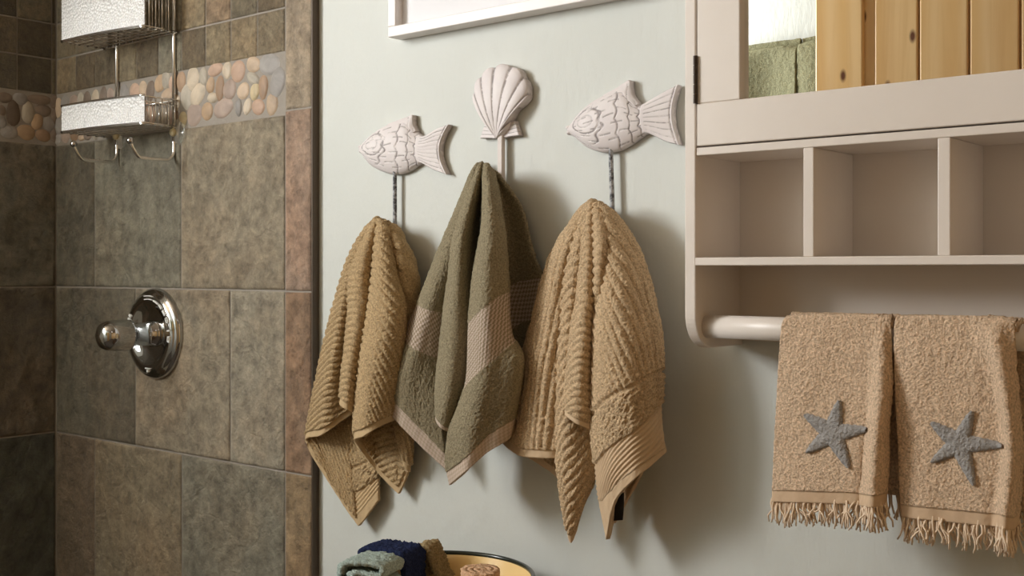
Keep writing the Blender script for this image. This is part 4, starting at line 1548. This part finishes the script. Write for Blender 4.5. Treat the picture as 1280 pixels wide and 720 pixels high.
F_R = [[(1122, 396, YF), (1119, 412, YF), (1120, 482, YF - .002), (1124, 560, YF - .003), (1128, 646, YF - .004)],
       [(1150, 395, YF), (1149, 412, YF - .001), (1149, 482, YF - .004), (1150, 560, YF - .005), (1152, 649, YF - .009)],
       [(1185, 395, YF), (1185, 412, YF - .001), (1186, 482, YF - .003), (1186, 560, YF - .005), (1184, 652, YF - .007)],
       [(1215, 396, YF), (1215, 412, YF - .001), (1220, 482, YF - .003), (1226, 560, YF - .004), (1222, 656, YF - .007)],
       [(1236, 397, YF), (1230, 424, YF - .005), (1242, 470, YF - .003), (1254, 560, YF - .004), (1244, 658, YF - .006)],
       [(1250, 398, YF), (1244, 424, YF - .010), (1254, 476, YF - .022), (1263, 560, YF - .026), (1255, 661, YF - .028)],
       [(1262, 399, YF), (1258, 424, YF - .004), (1265, 476, YF - .010), (1271, 560, YF - .012), (1264, 662, YF - .014)],
       [(1272, 399, YF), (1268, 412, YF), (1270, 482, YF - .002), (1276, 560, YF - .003), (1272, 655, YF - .004)]]
bar_towel(F_R, 'beige fringed towel with grey starfish and a diagonal crease', ((1200, 554), [(1216, 513.5), (1165, 528), (1166, 577), (1219, 606), (1255, 557)]), 0.013, 9, 0.012)

# ------------------------------------------------------------------ bowl of rolled washcloths on a low stand
bc = at_y(547, 709, -0.165)
BR, rim_z = 0.128, at_y(560, 684, -0.165 + 0.118)[2]
stand_z = rim_z - 0.085
stand = thing('low_cabinet', (bc[0], -0.17, 0), 'plain dark wooden low cabinet under the enamel bowl', 'cabinet')
MB().box((bc[0] - 0.24, -0.33, stand_z - 0.022), (bc[0] + 0.24, -0.004, stand_z), 0.003).build('cabinet_top', M_WALNUT, stand)
MB().box((bc[0] - 0.22, -0.31, 0.05), (bc[0] + 0.22, -0.006, stand_z - 0.022)).build('cabinet_body', M_WALNUT, stand)
MB().box((bc[0] - 0.20, -0.325, 0.09), (bc[0] + 0.20, -0.31, stand_z - 0.05), 0.002).build('cabinet_door', M_WALNUT, stand)
MB().box((bc[0] - 0.21, -0.29, 0.0), (bc[0] + 0.21, -0.02, 0.05)).build('plinth', M_WALNUT, stand)
bowl = thing('enamel_bowl', (bc[0], bc[1], stand_z), 'cream enamel bowl with dark green rim holding washcloths', 'bowl')
zb0 = stand_z
H_ = rim_z - stand_z
MB().lathe((bc[0], bc[1], zb0), [(0.0, 0.004), (0.078, 0.004), (0.092, 0.010), (0.106, 0.035), (0.116, 0.06), (0.1235, H_ - 0.003)], 'z', 72).build('bowl_inside', M_CREAM, bowl, True)
MB().lathe((bc[0], bc[1], zb0), [(0.0, 0.0), (0.080, 0.0), (0.095, 0.008), (0.109, 0.034), (0.119, 0.06), (0.1265, H_ - 0.003)], 'z', 72).build('bowl_outside', M_GREEN, bowl, True)
th_ = np.linspace(0, 2 * math.pi, 72, endpoint=False)
MB().tube(np.stack([bc[0] + 0.1255 * np.cos(th_), bc[1] + 0.1255 * np.sin(th_), np.full(72, zb0 + H_ - 0.002)], 1), 0.0032, 10, closed=True).build('bowl_rim', M_GREEN, bowl, True)
ln_ = MB().lathe((bc[0], bc[1], zb0), [(0.0, 0.052), (0.06, 0.053), (0.095, 0.050), (0.104, 0.044), (0.100, 0.034), (0.0, 0.034)], 'z', 48).build('liner_cloth', M_LINER, None, True)
tag(ln_, 'white cloth lining the inside of the enamel bowl', 'cloth')


def path_cloth(name, path, length, base, ax_p, ax_q, ax_l, m, label, th=0.006, fz=0.0013):
    """terry cloth whose folded or rolled edge follows a 2D path; extruded along ax_l"""
    p = smooth_path(path, 60)
    ax_p, ax_q, ax_l = (np.array(a, float) / np.linalg.norm(a) for a in (ax_p, ax_q, ax_l))
    cols = []
    for q in p[::2]:
        o0 = np.array(base) + ax_p * q[0] + ax_q * q[1]
        cols.append([o0, o0 + ax_l * length * 0.5, o0 + ax_l * length])
    S = sheet(cols, 'plain', world=True, th=th, fuzz=fz, hem=0.0, step=0.0018)
    o = cloth(name, [S], m)
    tag(o, label, 'washcloth', 'washcloths in the bowl')
    return o


def spiral(r0, pitch_, turns):
    t = np.linspace(0, turns * 2 * math.pi, int(turns * 14))
    r = 0.003 + pitch_ * t / (2 * math.pi)
    return np.stack([r * np.cos(t), r * np.sin(t)], 1)


in_z = zb0 + 0.055
pb = at_y(602, 716, -0.16)
path_cloth('rolled_washcloth', spiral(0, 0.0075, 3.0), 0.05, (pb[0], -0.16, in_z), (1, 0, 0), (0, 1, 0), (0.05, -0.05, 1), M_PEACH, 'peach washcloth rolled up on end, showing its spiral', 0.0052)
pn = at_y(493, 678, -0.15)
nz0 = zb0 + 0.056
fold = [(-0.034, 0.0), (-0.034, 0.042), (-0.03, 0.052), (-0.01, 0.054), (0.02, 0.053), (0.031, 0.050), (0.034, 0.040), (0.034, 0.0)]
navy_h = pn[2] - nz0 - 0.008
fold = [(a, b / 0.054 * navy_h) for a, b in fold]
path_cloth('folded_washcloth', fold, 0.05, (pn[0], -0.175, nz0), (1, 0.25, 0), (0, 0, 1), (-0.2, 1, 0), M_NAVY, 'navy blue washcloth folded over, standing in the bowl', 0.007)
pk = at_y(543, 676, -0.10)
kz = zb0 + 0.056
kh = pk[2] - kz - 0.009
fold = [(-0.014, 0.0), (-0.015, kh * 0.6), (-0.010, kh * 0.98), (-0.002, kh), (0.004, kh * 0.75), (0.012, kh * 0.35), (0.024, 0.0)]
path_cloth('folded_washcloth', fold, 0.028, (pk[0] - 0.004, -0.112, kz), (1, 0.1, 0), (0, 0, 1), (0, 1, 0), M_KHAKI, 'khaki washcloth crumpled beside the navy one', 0.009, 0.0022)
ps = at_y(466, 694, -0.20)
sz = zb0 + 0.056
sh = ps[2] - sz - 0.004
fold = [(-0.030, 0.0), (-0.031, sh * 0.8), (-0.024, sh), (0.0, sh * 1.06), (0.024, sh * 1.02), (0.030, sh * 0.85), (0.022, sh * 0.72), (-0.010, sh * 0.74), (-0.018, sh * 0.6), (0.0, sh * 0.5), (0.024, sh * 0.5), (0.031, sh * 0.3), (0.031, 0)]
path_cloth('folded_washcloth', fold, 0.05, (ps[0] + 0.016, -0.235, sz), (1, 0.35, 0), (0, 0, 1), (-0.3, 1, 0), M_SAGE, 'pale sage washcloth folded in layers at the bowl edge', 0.006)
pp = at_y(474, 722, -0.245)
path_cloth('rolled_washcloth', spiral(0, 0.006, 2.0), 0.035, (pp[0], -0.252, in_z - 0.004), (1, 0, 0), (0, 1, 0), (-0.1, -0.05, 1), M_PEACH, 'small pink washcloth roll in front of the sage one', 0.005)

# ------------------------------------------------------------------ across the room: seen in the mirror
def mirror_at(u, v, y):
    """place seen in the cabinet mirror through photo pixel (u, v), on the plane Y = y behind the camera"""
    d = ray(u, v)
    t = ((MIR_Y - CAM[1]) + (MIR_Y - y)) / d[1]
    p = CAM + d * t
    return np.array([p[0], y, p[2]])


DY = -1.58
seams = [1020, 1080, 1092, 1148, 1211, 1275]
xs = [mirror_at(u, 100, DY)[0] for u in seams]
wd = xs[5] - xs[4]
xs += [xs[5] + wd * k for k in (1, 2)]
door1 = MB().box((xs[0] + 0.003, DY - 0.030, 0.02), (xs[-1] - 0.003, DY - 0.014, 2.04)).build('door_1', M_PINE)
struct(door1, 'knotty pine plank door standing open, seen in the mirror')
for i in range(len(xs) - 1):
    if i == 1:
        continue
    g_ = 0.003
    MB().box((xs[i] + (g_ if i else 0), DY - 0.014, 0.02), (xs[i + 1] - g_, DY + (0.004 if i == 0 else 0.0), 2.04), 0.003).build('plank', M_PINE, door1)
TY = -1.72
zt_ = mirror_at(960, 62, TY)[2]
xa, xb, xc_ = mirror_at(925, 60, TY)[0] - 0.16, mirror_at(1001, 60, TY)[0], mirror_at(1001, 60, TY)[0] + 0.28
bar2 = thing('towel_rail', ((xa + xc_) / 2, ROOM_F, zt_ - 0.02), 'white towel rail on the wall across from the mirror', 'towel rail')
MB().tube([(xa - 0.03, TY + 0.0, zt_ - 0.014), (xc_ + 0.03, TY, zt_ - 0.014)], 0.009, 14).build('rail_bar', M_CAB, bar2, True)
for x_ in (xa - 0.025, xc_ + 0.025):
    MB().tube([(x_, TY, zt_ - 0.014), (x_, ROOM_F, zt_ - 0.014)], 0.009, 12).build('rail_bracket', M_CAB, bar2, True)


def rail_towel(x0_, x1_, lift, label):
    cols = []
    for k in range(9):
        t = k / 8
        x_ = x0_ + (x1_ - x0_) * t
        wv = 0.006 * math.sin(t * 9 + x0_ * 5)
        rr = 0.013 + lift
        zc_ = zt_ - 0.014
        edge_ = 0.0 if 0 < k < 8 else -0.006
        cols.append([(x_, TY - rr, zc_ - 0.45), (x_, TY - rr, zc_), (x_, TY - rr * 0.7, zc_ + rr * 0.7 + edge_), (x_, TY, zc_ + rr + edge_), (x_, TY + rr * 0.7, zc_ + rr * 0.7 + edge_), (x_, TY + rr + wv, zc_ - 0.03),
                     (x_, TY + rr + wv * 2, zc_ - 0.25), (x_, TY + rr + wv * 2.5, zc_ - 0.55)])
    S = sheet(cols, 'plain', world=True, step=0.0030, fuzz=0.0006, th=0.007)
    o = cloth('bath_towel', [S], M_OLIVE_G)
    tag(o, label, 'towel', 'bath towels on the rail')


rail_towel(xa, xb - 0.004, 0.0, 'grey-green bath towel in the mirror, on the rail away from the door')
rail_towel(xb, xc_, 0.004, 'grey-green bath towel in the mirror, partly hidden by the pine door')
